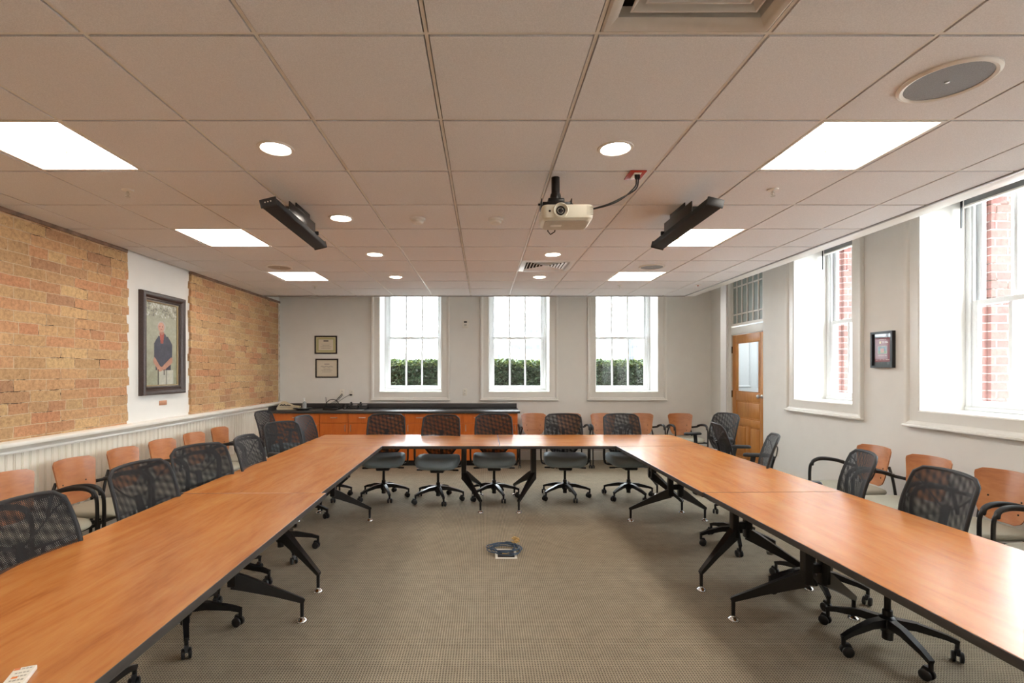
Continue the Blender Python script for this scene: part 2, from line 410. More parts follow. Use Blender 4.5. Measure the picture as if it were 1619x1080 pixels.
def brick_panel(y0, y1, name, seed, r0, r1):
    rnd = random.Random(seed); m = MB(); rows = 21; z0, z1 = 1.0, ZC-.03; rh = .0875
    base = math.floor(z0/rh)*rh; z = base; k = 0
    poly = []
    L, R = [], []
    while z < z1:
        a = y0 + (rnd.uniform(-.012, .012) if r0 else 0) + (.0 if not r0 else (.012 if k % 2 else 0)); b = y1 + (rnd.uniform(-.012, .012) + (.014 if k % 2 else 0) if r1 else 0)
        za, zb = max(z, z0), min(z+rh, z1)
        R += [(b, za+.002), (b + (rnd.uniform(-.008, .004) if r1 else 0), zb-.003)]; L += [(a, za+.002), (a + (rnd.uniform(-.004, .006) if r0 else 0), zb-.003)]
        z += rh; k += 1
    poly = R + L[::-1]
    T = Matrix(((0,0,1,0),(1,0,0,0),(0,1,0,0),(0,0,0,1)))
    m.prism(poly, XL, XL+.03, T)
    return struct(m.build(name, M['tan_brick'], smooth=False))
brick_panel(YN, 4.96, 'wall_left_brick', 3, False, True)
brick_panel(6.03, YB-.10, 'wall_left_brick_far', 5, True, False)
struct(MB().box(XL, XL+.035, YB-.105, YB-.045, 1.0, ZC-.02).build('trim_plaster_edge', plain('chipped_plaster', srgb(210, 200, 186), .8, var=.35, scale=14, bump=.6), smooth=False))
mm = MB(); mm.box(XL, XL+.045, YN, 4.95, ZC-.035, ZC, .004); mm.box(XL, XL+.045, 6.04, YB-.05, ZC-.035, ZC, .004)
struct(mm.build('trim_brick_top', plain('dusty_brown_ledge', srgb(132, 106, 88), .8, var=.3, scale=12)))

# beadboard wainscot and chair rail
prof = []
yy = YN; bw_ = .066
XW = XL+.055
while yy < YB-.02:
    e = min(yy+bw_, YB)
    prof += [(XW-.006, yy), (XW-.006, yy+.004), (XW, yy+.007), (XW, yy+.013), (XW-.005, yy+.0145), (XW-.005, yy+.018), (XW, yy+.020), (XW, e-.002)]
    yy += bw_
prof += [(XL, YB-.002), (XL, YN)]
struct(MB().prism(prof, 0.0, .965).build('trim_wainscot', M['bead'], smooth=False))
rp = [(XL, .925), (XW+.012, .925), (XW+.016, .935), (XW+.012, .948), (XW+.022, .958), (XW+.046, .975), (XW+.062, .985), (XW+.066, 1.0), (XW+.062, 1.014), (XW+.052, 1.02), (XL, 1.02)]
m = MB(); m.rings([[Vector((x, y, z)) for x, z in rp] for y in (YN, YB)]); struct(m.build('trim_chair_rail', M['rail']))
bp = [(0, 0), (.018, 0), (.018, .11), (.012, .125), (.012, .14), (0, .15)]
m = MB(); m.rings([[Vector((XW+x*.8, y, z)) for x, z in bp] for y in (YN, YB)]); struct(m.build('baseboard_left', M['rail']))
m = MB(); m.rings([[Vector((x, YB-d, z)) for d, z in bp] for x in (XL, XR)]); struct(m.build('baseboard_back', M['white_trim']))
m = MB(); m.rings([[Vector((XR-d, y, z)) for d, z in bp] for y in (YN, DY0)]); struct(m.build('baseboard_right', M['white_trim']))

# suspended ceiling: tiles in a tee grid
GX0, GY0, G = -.206, 1.787, .61
XE, YE = 3.20, 7.97
SKIP = set()
def cell(x, y): return (math.floor((x-GX0)/G), math.floor((y-GY0)/G))
LIGHTS = [(-2.34, 2.70), (1.93, 2.70), (-2.34, 4.53), (1.93, 4.53), (-2.34, 6.36), (1.93, 6.36), (-2.34, .87), (1.93, .87), (-2.34, -.96), (1.93, -.96)]  # the near rows, out of view, are extra panels added to light the foreground
VENTS = [(.709, 1.48), (.709, 5.75)]
for p in LIGHTS+VENTS: SKIP.add(cell(*p))
xs = [XL+.03] + [GX0+G*k for k in range(-5, 6) if XL+.1 < GX0+G*k < XE-.02] + [XE]
ys = [YN] + [GY0+G*k for k in range(-8, 11) if YN+.05 < GY0+G*k < YE-.01] + [YE]
m = MB(); g = .011
for i in range(len(xs)-1):
    for j in range(len(ys)-1):
        cx, cy = (xs[i]+xs[i+1])/2, (ys[j]+ys[j+1])/2
        if cell(cx, cy) in SKIP: continue
        m.box(xs[i]+g, xs[i+1]-g, ys[j]+g, ys[j+1]-g, ZC-.004, ZC+.02)
struct(m.build('ceiling', M['tile'], smooth=False))
m = MB(); t_ = .0065
for x in xs[1:-1]: m.box(x-t_, x+t_, YN, YE, ZC, ZC+.025)
for y in ys[1:-1]: m.box(xs[0], XE, y-t_, y+t_, ZC+.0005, ZC+.025)
struct(m.build('trim_ceiling_grid', M['tee'], smooth=False))
struct(MB().box(XL, XE, YN, YE, ZC+.09, ZC+.11).build('ceiling_light_block', M['dark_duct'], smooth=False))  # unseen dark slab added above the tiles to block light
m = MB(); m.box(XL+.03, XE, YE-.003, YE+.02, ZC-.018, ZC+.14, .002); m.box(XE-.004, XE+.016, YN, YE+.02, ZC-.012, ZC+.02, .002)
struct(m.build('trim_ceiling_edge', M['edge_metal']))
struct(MB().box(XE+.022, XE+.165, YN, YE+.03, ZC-.008, ZC+.14, .002).build('trim_soffit', M['white_trim']))

# ------------------------------------------------------------------ windows
def window(name, loc, rz, W, lab_blind=None):
    H = WZ1-WZ0
    r = empty(name, loc, rz, kind='structure')       # local: x across, +y outward, z up, origin at opening bottom centre on the wall face
    a = W/2
    m = MB(); m.frame(-a, a, 0, H, [(0,0), (0,.012), (.012,.02), (.022,.016), (.10,.016), (.112,.028), (.128,.036), (.145,.036), (.152,.026), (.152,0)])
    m.box(-a-.158, a+.158, -.052, 0, -.158, -.135, .008)
    m.build('window_casing', M['white_trim'], r)
    m = MB()
    for s in (-1, 1): m.box(s*a, s*(a-.045), .40, .50, 0, H, .004); m.box(s*(a-.045), s*(a-.062), .415, .435, .03, H, .003)
    m.box(-a, a, .40, .50, H-.045, H); m.box(-a, a, .39, .51, 0, .035, .006)
    m.build('window_frame', M['sash'], r)
    mid = 0.935; b = a-.048
    def sash(nm, z0, z1, y, meet_top):
        m = MB(); st = .052; e0, e1 = (.055, .045) if meet_top else (.045, .055)
        m.box(-b, -b+st, y, y+.035, z0, z1, .004); m.box(b-st, b, y, y+.035, z0, z1, .004)
        m.box(-b+st, b-st, y, y+.035, z0, z0+e0, .004); m.box(-b+st, b-st, y, y+.035, z1-e1, z1, .004)
        iw = 2*(b-st)
        for k in (1, 2):
            x = -b+st+iw*k/3; m.box(x-.015, x+.015, y+.002, y+.033, z0+e0-.002, z1-e1+.002, .004)
        so = m.build(nm, M['sash'], r)
        MB().box(-b+st-.004, b-st+.004, y+.016, y+.019, z0+e0-.004, z1-e1+.004).build('window_pane', M['glass'], so, smooth=False)
        return so
    sash('lower_sash', .035, mid+.045, .412, True)
    sash('upper_sash', mid, H-.04, .455, False)
    return r
i = 1
for (a, b) in WIN_B: window('window_%d' % i, ((a+b)/2, YB, WZ0), 0, b-a); i += 1
for (a, b) in WIN_R[::-1]+WIN_ADDED: window('window_%d' % i, (XR, (a+b)/2, WZ0), -pi/2, b-a); i += 1  # the list ends with the added daylight windows, out of view
# raised blinds in the two right-hand windows
for (a, b), lab in zip(WIN_R, ('raised grey window blind at the top of the near right-hand window', 'raised grey window blind at the top of the window beside the wooden door')):
    r = empty('window_blind', (XR+.36, (a+b)/2, 3.02), -pi/2, lab, 'window blind'); hw = (b-a)/2-.012
    MB().box(-hw, hw, -.03, .03, .06, .115, .004).build('head_rail', M['white_trim'], r)
    m = MB()
    for k in range(9): m.box(-hw+.004, hw-.004, -.024, .024, .002+k*.0063, .0055+k*.0063)
    m.build('slat_stack', plain('grey_aluminium_slat', srgb(150, 152, 154), .35, .4), r, smooth=False)
    MB().box(-hw+.002, hw-.002, -.026, .026, -.016, 0, .004).build('bottom_rail', M['white_trim'], r)
    MB().tube([(-hw+.06, -.045, .07), (-hw+.06, -.047, -.75)], .004, 6).build('wand', M['white_trim'], r)
    MB().box(-hw+.03, -hw+.04, -.045, -.035, -.2, .05).build('cord_lock', M['black_plastic'], r)

# ------------------------------------------------------------------ door and transom (recess of the right wall)
DX = XR+.08
d = empty('door_1', (DX, 7.20, 0), pi/2, kind='structure')     # local x runs away from the camera, -y faces the hall, +y ... room is at local +y
DW, DH = .92, 2.115
m = MB(); st, tr = .115, .12
y0, y1 = -.045, 0
gz0, gz1 = 1.22, 1.985
m.box(0, st, y0, y1, 0, DH, .003); m.box(DW-st, DW, y0, y1, 0, DH, .003)
for z0, z1 in ((0, .2), (.70, .80), (1.08, gz0), (gz1, DH)): m.box(st, DW-st, y0, y1, z0, z1, .003)
m.box(DW/2-.045, DW/2+.045, y0, y1, .2, .70, .003)
m.build('door_leaf', M['door_wood'], d)
m = MB()
for x0, x1, z0, z1 in ((st, DW-st, .80, 1.08), (st, DW/2-.045, .2, .70), (DW/2+.045, DW-st, .2, .70)):
    m.box(x0, x1, y0+.012, y1-.014, z0, z1); m.box(x0+.03, x1-.03, y0+.006, y1-.007, z0+.03, z1-.03, .006)
m.build('door_panel', M['door_wood'], d)
MB().box(st, DW-st, -.025, -.020, gz0, gz1).build('door_glass', M['glass'], d, smooth=False)
m = MB(); m.frame(st+.012, DW-st-.012, gz0+.012, gz1-.012, [(0,-.004), (0,-.014), (.012,-.002), (.012, .0)]); m.build('glazing_bead', M['door_wood'], d)
m = MB(); m.lathe([(.030, 0), (.030, .006), (.012, .010), (.011, .035), (.022, .042), (.029, .055), (.027, .068), (.012, .076), (.001, .077)], (.06, 0, 1.17), 20, 'y'); m.build('door_knob', M['nickel'], d)
for z in (.25, 1.12, 1.83):
    MB().box(DW-.005, DW+.022, -.01, .012, z, z+.11, .003).build('hinge', M['hinge'], d)
m = MB()
for x0, x1 in ((-.14, -.008), (DW+.008, DW+.14)): m.box(x0, x1, -.05, .022, 0, 3.12, .004)
m.box(-.008, DW+.008, -.05, .022, DH+.008, 2.24, .004); m.box(-.008, DW+.008, -.05, .022, 3.02, 3.12, .004)
m.box(DW+.10, DW+.14, -.05, .04, 0, 3.12, .006)
struct(m.build('door_frame', M['white_trim'], d))
tz0, tz1 = 2.28, 3.02
m = MB(); m.frame(.03, DW-.03, tz0+.02, tz1, [(0,0), (0,.03), (.036,.03), (.036,0)], y=.01)
for x in (.15, DW/2, DW/2-.16+.32, DW-.15, DW/2-.16): m.box(x-.012, x+.012, -.02, .008, tz0, tz1, .003)
for z in (tz0+.16, tz1-.14): m.box(0.02, DW-.02, -.018, .006, z-.011, z+.011, .003)
m.build('transom_sash', M['white_trim'], d)
MB().box(.01, DW-.01, -.012, -.008, tz0, tz1).build('transom_glass', plain('grey_green_obscured_glass', srgb(150, 160, 156), .35, var=.06, scale=4), d, smooth=False)
# hallway behind the door glass
m = MB(); m.box(5.75, 5.85, 6.6, 9.3, 0, ZT); m.box(XR+.75, 5.85, 6.6, 6.7, 0, ZT); m.box(XR+.30, 5.85, 9.2, 9.3, 0, ZT); m.box(XR+.55, XR+.75, DY0-.2, DY0, 0, ZT); m.box(XR+.2, XR+.3, YB, 9.2, 0, ZT)
struct(m.build('wall_hallway', M['hall_wall'], smooth=False))
hd = empty('door_2', (4.35, 9.195, 0), 0, kind='structure')
HW_ = 1.6
m = MB(); m.box(0, 1.3, -.035, 0, 0, 2.3, .003)
for z0, z1 in ((.2, .5), (.62, 1.10), (1.28, 2.1)):
    for x0 in (.12, .62): m.frame(x0+.06, x0+.38, z0, z1, [(0,.03), (0,.045), (.02,.055), (.035,.04), (.035,.03)])
m.build('panelling', plain('pale_blue_grey_paint', srgb(212, 220, 226), .4, var=.02), hd)
hl = empty('ceiling_light', (4.95, 8.0, 2.9), 0, 'added square ceiling light, out of view, brightening the hall behind the wooden door', 'ceiling light')  # lamp added to light the hallway, itself out of view
MB().box(-.3, .3, -.3, .3, .02, .06, .005).build('light_frame', M['ceiling_white'], hl)
MB().box(-.28, .28, -.28, .28, 0, .02, .004).build('diffuser', emit('added_hall_diffuser', (1, .97, .93, 1), 16), hl)
struct(MB().box(4.93, 4.97, 7.98, 8.02, 2.96, ZT).build('trim_conduit', M['white_trim']))  # hanger made up along with the added hall lamp

# ------------------------------------------------------------------ ceiling fittings
M['dome_rim'] = plain('yellowed_plastic_rim', srgb(206, 178, 120), .5)
EM = emit('warm_panel_diffuser', (1.0, .92, .82, 1), PANEL_E)
ED = emit('warm_downlight_lens', (1.0, .91, .79, 1), DOWN_E)
lab_l = {(-2.34,2.70): 'square ceiling light nearest the camera on the brick wall side', (1.93,2.70): 'square ceiling light nearest the camera on the window wall side',
 (-2.34,4.53): 'square ceiling light in the middle of the brick side row', (1.93,4.53): 'square ceiling light partly behind the right black sound bar',
 (-2.34,6.36): 'square ceiling light farthest back on the brick wall side', (1.93,6.36): 'square ceiling light farthest back towards the wooden door',
 (-2.34,.87): 'added unseen square ceiling light above the near left table, brick side', (1.93,.87): 'added unseen square ceiling light above the near right table, window side',
 (-2.34,-.96): 'added unseen square ceiling light behind the camera on the brick side', (1.93,-.96): 'added unseen square ceiling light behind the camera on the window side'}
for x, y in LIGHTS:
    k = cell(x, y); cx, cy = GX0+G*(k[0]+.5), GY0+G*(k[1]+.5); h = G/2-.008
    r = empty('ceiling_light', (cx, cy, ZC), 0, lab_l[(x, y)], 'ceiling light', 'square lay-in ceiling lights')
    m = MB(); m.frame(-h+.016, h-.016, -h+.016, h-.016, [(0,0), (0,.003), (.016,.003), (.016,-.0), (.016,-.05), (.0,-.05)])
    o = m.build('light_frame', M['ceiling_white'], r); o.rotation_euler = (pi/2, 0, 0)
    o.data.transform(Matrix.Rotation(pi/2, 4, 'X')); o.rotation_euler = (0,0,0)
    o.data.transform(Matrix.Scale(-1, 4, (0,0,1))) if o.data.vertices[1].co.z > 0.001 else None
    MB().box(-h+.014, h-.014, -h+.014, h-.014, .004, .02).build('diffuser', EM, r, smooth=False)
    s = 1 if cx < 0 else -1
    m = MB(); m.lathe([(.088, .004), (.088, -.008), (.084, -.014), (.02, -.020), (.001, -.020)], (s*.125, .10, 0), 32); sd = m.build('sensor_dome', EM, r)
    MB().lathe([(.0885, .004), (.0885, -.0075), (.093, -.0075), (.093, .004)], (s*.125, .10, 0), 32).build('sensor_rim', M['dome_rim'], sd)
for x, y, lab in ((-1.121,2.70,'round recessed downlight nearest the camera, left of centre'), (.709,2.70,'round recessed downlight in front of the projector'), (-1.121,3.93,'round recessed downlight beside the left black sound bar'),
   (-1.121,5.15,'round recessed downlight on the left, third from the camera'), (-1.121,6.38,'round recessed downlight on the left, nearest the back windows'),
   (.709,5.15,'round recessed downlight just in front of the slotted air vent'), (.709,6.38,'round recessed downlight just behind the slotted air vent')):
    r = empty('downlight', (x, y, ZC-.004), 0, lab, 'downlight', 'round recessed downlights')
    MB().lathe([(.074, .012), (.074, -.001), (.080, -.006), (.094, -.004), (.096, 0), (.096, .006)], n=36).build('trim_ring', M['ceiling_white'], r)
    MB().lathe([(.074, .006), (.073, -.001), (.001, -.002)], n=36).build('lens', ED, r)
def ceiling_speaker(x, y, R, lab, mat):
    r = empty('ceiling_speaker', (x, y, ZC-.004), 0, lab, 'speaker')
    MB().lathe([(R*.86, .01), (R*.86, -.008), (R*.93, -.012), (R, -.006), (R, .002)], n=48).build('rim', M['ceiling_white'], r)
    MB().lathe([(R*.87, .002), (R*.86, -.005), (.001, -.006)], n=48).build('grille', mat, r)
    MB().lathe([(.008, -.004), (.008, -.009), (.001, -.010)], n=12).build('centre_screw', M['nickel'], r)
ceiling_speaker(1.915, 2.07, .165, 'large round grey ceiling speaker above the near right corner', M['speaker_grille'])
ceiling_speaker(-2.36, 5.78, .145, 'round beige ceiling speaker between the two far left panel lights', plain('beige_grille', srgb(176, 158, 140), .7, var=.2, scale=400))
ceiling_speaker(1.93, 5.76, .145, 'round grey ceiling speaker between the two far right panel lights', M['speaker_grille'])
# louvred square vent (near)
k = cell(*VENTS[0]); cx, cy = GX0+G*(k[0]+.5), GY0+G*(k[1]+.5); h = G/2-.01
r = empty('air_vent', (cx, cy, ZC), 0, 'square stepped air vent at the top edge of the ceiling', 'air vent')
def sqframe(m, pr):   # pr: (half side, z)
    R = [[Vector((sx*a, sy*a, z)) for sx, sy in ((-1,-1),(1,-1),(1,1),(-1,1))] for a, z in pr]; m.rings(R, cap=False)
m = MB(); sqframe(m, [(h, .03), (h, 0), (h-.008, -.006), (h-.024, -.004), (.246, .016), (.240, .05)]); m.build('outer_frame', M['vent_metal'], r)
for q in (.212, .172, .132, .092, .052):
    m = MB(); sqframe(m, [(q-.034, .060), (q-.001, .016), (q+.002, .009), (q-.004, .009), (q-.039, .054), (q-.034, .060)]); m.build('vane', M['vent_metal'], r, ang=20)
MB().box(-h, h, -h, h, .07, .08).build('duct', M['dark_duct'], r, smooth=False)
# four-way slotted vent (far)
k = cell(*VENTS[1]); cx, cy = GX0+G*(k[0]+.5), GY0+G*(k[1]+.5)
r = empty('air_vent', (cx, cy, ZC), 0, 'square slotted four-way air vent near the back windows', 'air vent')
m = MB(); sqframe(m, [(h, .03), (h, -.001), (h-.055, -.008), (h-.065, .02)]); m.build('outer_frame', plain('white_vent_metal', srgb(226, 226, 228), .3), r)
Lh = h-.06
for q in range(4):
    m = MB(); A = Matrix.Rotation(q*pi/2, 4, 'Z')
    for j in range(6):
        dd = .035+j*(Lh-.045)/5.4
        m.box(-dd+.006, dd-.006, -.010, .010, -.001, .001, M=A @ Matrix.Translation((0, -dd, .006)) @ Matrix.Rotation(radians(42), 4, 'X'))
    m.build('louvre', M['sash'], r, smooth=False)
MB().box(-h, h, -h, h, .05, .06).build('duct', M['dark_duct'], r, smooth=False)
# detectors and sprinklers
for x, y, lab in ((-.52, 3.94, 'round smoke detector on the ceiling, left of the pair'), (.095, 3.95, 'round smoke detector on the ceiling beside the projector')):
    r = empty('smoke_detector', (x, y, ZC-.004), 0, lab, 'smoke detector')
    MB().lathe([(.06, 0), (.06, -.012), (.055, -.018), (.001, -.018)], n=28).build('base', M['ceiling_white'], r)
    MB().lathe([(.046, -.018), (.044, -.034), (.034, -.042), (.001, -.044)], n=28).build('cap', M['ceiling_white'], r)
for x, y, lab in ((-2.36, 3.32, 'brass and white ceiling sprinkler near the brick wall'), (1.91, 3.31, 'ceiling sprinkler between the right-hand panel lights'),
                  (-2.38, 7.05, 'small ceiling sprinkler at the far left near the back wall'), (1.90, 7.0, 'small ceiling sprinkler at the far right near the back wall')):
    r = empty('sprinkler', (x, y, ZC-.004), 0, lab, 'sprinkler')
    MB().lathe([(.036, 0), (.034, -.006), (.012, -.010), (.001, -.010)], n=20).build('escutcheon', M['ceiling_white'], r)
    m = MB(); m.lathe([(.007, -.01), (.007, -.022), (.003, -.024), (.003, -.040), (.001, -.041)], n=10)
    m.tube([(-.008, 0, -.018), (-.013, 0, -.03), (0, 0, -.043), (.013, 0, -.03), (.008, 0, -.018)], .002, 6); m.lathe([(.001, -.043), (.015, -.0445), (.015, -.046), (.001, -.047)], n=12)
    m.build('head', M['nickel'], r)
r = empty('ceiling_sensor', (2.97, 6.95, ZC-.004), 0, 'tiny ceiling sensor with a red light near the door corner', 'sensor')
MB().lathe([(.04, 0), (.038, -.01), (.001, -.012)], n=20).build('base', M['ceiling_white'], r)
MB().lathe([(.012, -.011), (.010, -.02), (.001, -.022)], n=12).build('indicator', M['red'], r)
# black bars
for sgn, lab in ((-1, 'long black sound bar under the ceiling on the brick wall side'), (1, 'long black sound bar under the ceiling on the window wall side')):
    Y1, Y2, H = 3.12, 4.21, 1.056
    x1, x2 = (-1.345, -1.375) if sgn < 0 else (1.445, 1.46)
    r = empty('sound_bar', ((x1+x2)/2, (Y1+Y2)/2, CH+H), 0, lab, 'sound bar')
    L = (Y2-Y1)/2; tilt = radians(14)*sgn
    T = Matrix.Rotation(tilt, 4, 'Y'); T = Matrix.Rotation(math.atan2(-(x2-x1), Y2-Y1), 4, 'Z') @ T
    m = MB(); m.box(-.050, .050, -L+.012, L-.012, -.028, .022, .010, T, 3); m.build('body', M['black_grille'], r)
    for e in (-1, 1):
        m = MB(); m.box(-.054, .054, e*L-.012*e, e*L, -.031, .025, .008, T, 3); c = m.build('end_cap', M['black_plastic'], r)
        if e < 0 and sgn < 0:
            for k in (-1, 0, 1):
                m = MB(); m.lathe([(.0045, -L-.0015), (.001, -L-.003)], (k*.018, 0, 0), 10, 'y'); bmesh.ops.transform(m.bm, matrix=T, verts=m.bm.verts); m.build('port', M['ceiling_white'], c)
    m = MB(); xx = .022*(-sgn)
    zt = ZC-.004-(CH+H)
    m.box(xx-.004, xx+.004, -.22, .30, .01, zt-.03, .002); m.box(xx-.004, xx+.004, -.10, .18, zt-.032, zt, .002)
    for e in (-.3, .3): m.box(xx-.03, xx+.03, e-.008, e+.008, .02, .05, .002)
    m.build('bracket', M['black_frame'], r)

# projector
r = empty('projector', (.43, 3.0, 2.45), radians(-1.5), 'ivory ceiling projector hanging on a black mount', 'projector')
# local origin: front lower... x across, y away from camera
m = MB()
def rrect(x0, x1, y0, y1, z, rd, n=5):
    out = []
    for cx_, cy_, a0 in ((x1-rd, y1-rd, 0), (x0+rd, y1-rd, 90), (x0+rd, y0+rd, 180), (x1-rd, y0+rd, 270)):
        for k in range(n+1):
            a = radians(a0+90*k/n); out.append(Vector((cx_+rd*cos(a), cy_+rd*sin(a), z)))
    return out
xa, xb, ya, yb = -.082, .228, 0, .235
m.rings([rrect(xa+.018, xb-.018, ya+.018, yb-.018, 0, .03), rrect(xa+.004, xb-.004, ya+.004, yb-.004, .012, .032), rrect(xa, xb, ya, yb, .03, .034), rrect(xa, xb, ya, yb, .078, .034), rrect(xa+.006, xb-.006, ya+.006, yb-.006, .09, .03), rrect(xa+.02, xb-.02, ya+.02, yb-.02, .095, .02)])
m.build('body', M['projector'], r, ang=25)
m = MB(); m.rings([rrect(xa+.022, xb-.022, ya+.022, yb-.022, -.004, .03), rrect(xa+.022, xb-.022, ya+.022, yb-.022, .0005, .03)]); m.build('underside', M['projector_under'], r)
m = MB(); m.box(-.02, .05, .10, .14, -.006, -.0035, .001); m.build('sticker', M['outlet'], r)
m = MB(); m.lathe([(.030, .02), (.046, .004), (.046, -.012), (.041, -.018), (.036, -.014), (.026, .006), (.026, .02)], (.03, .004, .052), 36, 'y'); m.build('lens_ring', M['projector'], r)
m = MB(); m.lathe([(.027, .01), (.027, -.008), (.022, -.013), (.018, -.006), (.018, 0), (.001, -.006)], (.03, .004, .052), 32, 'y'); m.build('lens_barrel', M['black_plastic'], r)
m = MB(); m.lathe([(.0175, .0), (.014, -.006), (.001, -.009)], (.03, .004, .052), 24, 'y'); m.build('lens', M['lens'], r)
m = MB(); m.lathe([(.007, .0), (.006, -.003), (.001, -.004)], (-.035, .0, .05), 16, 'y'); m.build('ir_window', M['lens'], r)
m = MB()
for k in range(7): m.box(.185, .225, -.0008, .01, .028+k*.008, .031+k*.008)
m.build('grille', M['projector_under'], r, smooth=False)
m = MB(); m.tube([(-.02, .235, .03), (-.02, .27, .005), (.0, .29, -.012), (.025, .27, .0), (.03, .235, .03)], .004, 8); m.build('cable_loop', M['black_plastic'], r)
r2 = empty('projector_mount', (.445, 3.11, 2.545), 0, 'black ceiling mount pole and bracket above the ivory projector', 'projector mount')
m = MB(); m.lathe([(.026, .075), (.026, .196)], n=20); m.build('pole', M['black_frame'], r2)
m = MB(); m.lathe([(.032, .055), (.034, .08), (.03, .095)], n=20); m.build('collar', M['black_frame'], r2)
m = MB(); m.box(-.05, .05, -.04, .04, .03, .06, .006); m.box(-.085, .085, -.05, .05, .012, .032, .004)
for s in (-1, 1):
    m.box(s*.088, s*.094, -.055, .055, 0.002, .05, .002); m.tube([(s*.094, 0, .03), (s*.108, 0, .03)], .007, 8)
    m.tube([(s*.07, -.045, .01), (s*.075, -.045, .0)], .006, 8)
m.box(-.07, .07, -.05, .05, 0, .012, .003); m.build('bracket', M['black_frame'], r2)
r = empty('ceiling_outlet', (.935, 3.06, ZC-.004), 0, 'red ceiling outlet plate feeding the projector', 'outlet')
MB().box(-.06, .04, -.07, .07, -.007, 0, .003).build('plate', M['red'], r)
MB().box(-.03, .015, -.05, .05, -.010, -.006, .002).build('socket', M['outlet'], r)
m = MB(); o_ = Vector((.935, 3.04, ZC-.014))
for dx, dd in ((0, 0), (.012, .012)):
    p = [o_+Vector((-.01+dx, 0, 0)), o_+Vector((-.01+dx, -.002, -.035)), o_+Vector((-.02+dx*.5, 0, -.075-dd)), o_+Vector((-.09, .03, -.135+dd*.6)), o_+Vector((-.17, .06, -.165+dd*.5)), Vector((.66, 3.17, 2.56)), Vector((.58, 3.20, 2.552)), Vector((.50, 3.19, 2.55))]
    q = smooth_path(p); m.tube(q, [.011 if k < 5 else .0045 for k in range(len(q))], 8)
tag(m.build('projector_cable', M['black_plastic']), 'pair of black cables sagging from the red ceiling outlet to the projector', 'cable')

# ------------------------------------------------------------------ tables
def table(name_lab, x0, y0, x1, y1, wd, z=.74):
    # centre line from (x0,y0) to (x1,y1)
    L = sqrt((x1-x0)**2+(y1-y0)**2); a = math.atan2(y1-y0, x1-x0)
    r = empty('conference_table', ((x0+x1)/2, (y0+y1)/2, 0), a, name_lab, 'table', 'folding conference tables set in a U')
    hl, hw = L/2-.0015, wd/2-.001
    MB().box(-hl, hl, -hw, hw, z-.026, z, .0015, seg=1).build('tabletop', M['table_wood'], r)
    m = MB(); m.frame(-hl+.001, hl-.001, -hw+.001, hw-.001, [(0, 0), (.0035, .0), (.0045, .004), (.0045, .028), (.002, .032), (-.006, .032), (-.006, 0)])
    m.bm.verts.ensure_lookup_table()
    bmesh.ops.transform(m.bm, matrix=Matrix(((1,0,0,0),(0,0,1,0),(0,1,0,z-.0012),(0,0,0,1))), verts=m.bm.verts)
    m.build('edge_band', M['edge'], r)
    MB().box(-hl+.3, hl-.3, -.03, .03, z-.085, z-.034, .004).build('beam', M['black_frame'], r)
    for s in (-1, 1):
        px = s*(hl-.40); fx = s*(hl-.205)
        m = MB()
        m.box(px-.05, px+.05, -.30, .30, z-.048, z-.026, .004)
        m.build('bracket', M['black_frame'], r)
        for q in (-1, 1):
            yq = q*.050
            m = MB(); m.box(px-.028, px+.028, yq-.024, yq+.024, .305, z-.046, .006); 
            if q < 0: m.box(px-.018, px+.018, -.03, .03, .37, .42, .004)
            m.build('post', M['black_frame'], r)
            m = MB(); fy = q*(hw-.085)
            A = Vector((px-.0*s, yq, .345)); B = Vector((fx, fy, .130))
            m.bar([A-Vector((0,0,.01)), A.lerp(B, .15)+Vector((0,0,-.004)), A.lerp(B, .6), B, B.lerp(A, -.03)], [(.05, .085), (.046, .078), (.034, .048), (.026, .030), (.024, .022)])
            m.tube([(fx, fy, .142), (fx, fy, .03)], [.0125, .011], 10)
            lg = m.build('leg', M['black_frame'], r)
            MB().lathe([(.009, .035), (.012, .022), (.030, .012), (.034, .004), (.034, .0), (.001, 0)], (fx, fy, .001), 20).build('glide', M['chrome'], lg)
    return r
table('left-hand table of the back row, its near edge meeting the left run', -2.0, 5.835, .170, 5.835, .95)
table('right-hand table of the back row, its near edge meeting the right run', .174, 5.835, 2.36, 5.835, .95)
table('far table of the left run, between the near left table and back row', -1.525, 3.29, -1.545, 5.355, .91)
table('near left table with a small white card lying on it', -1.462, 1.14, -1.50, 3.285, .925)
table('far table of the right run, between the near right table and back row', 1.915, 3.32, 1.888, 5.355, .94)
table('near right table running out of the frame beside the window wall', 1.965, 1.17, 1.918, 3.315, .93)

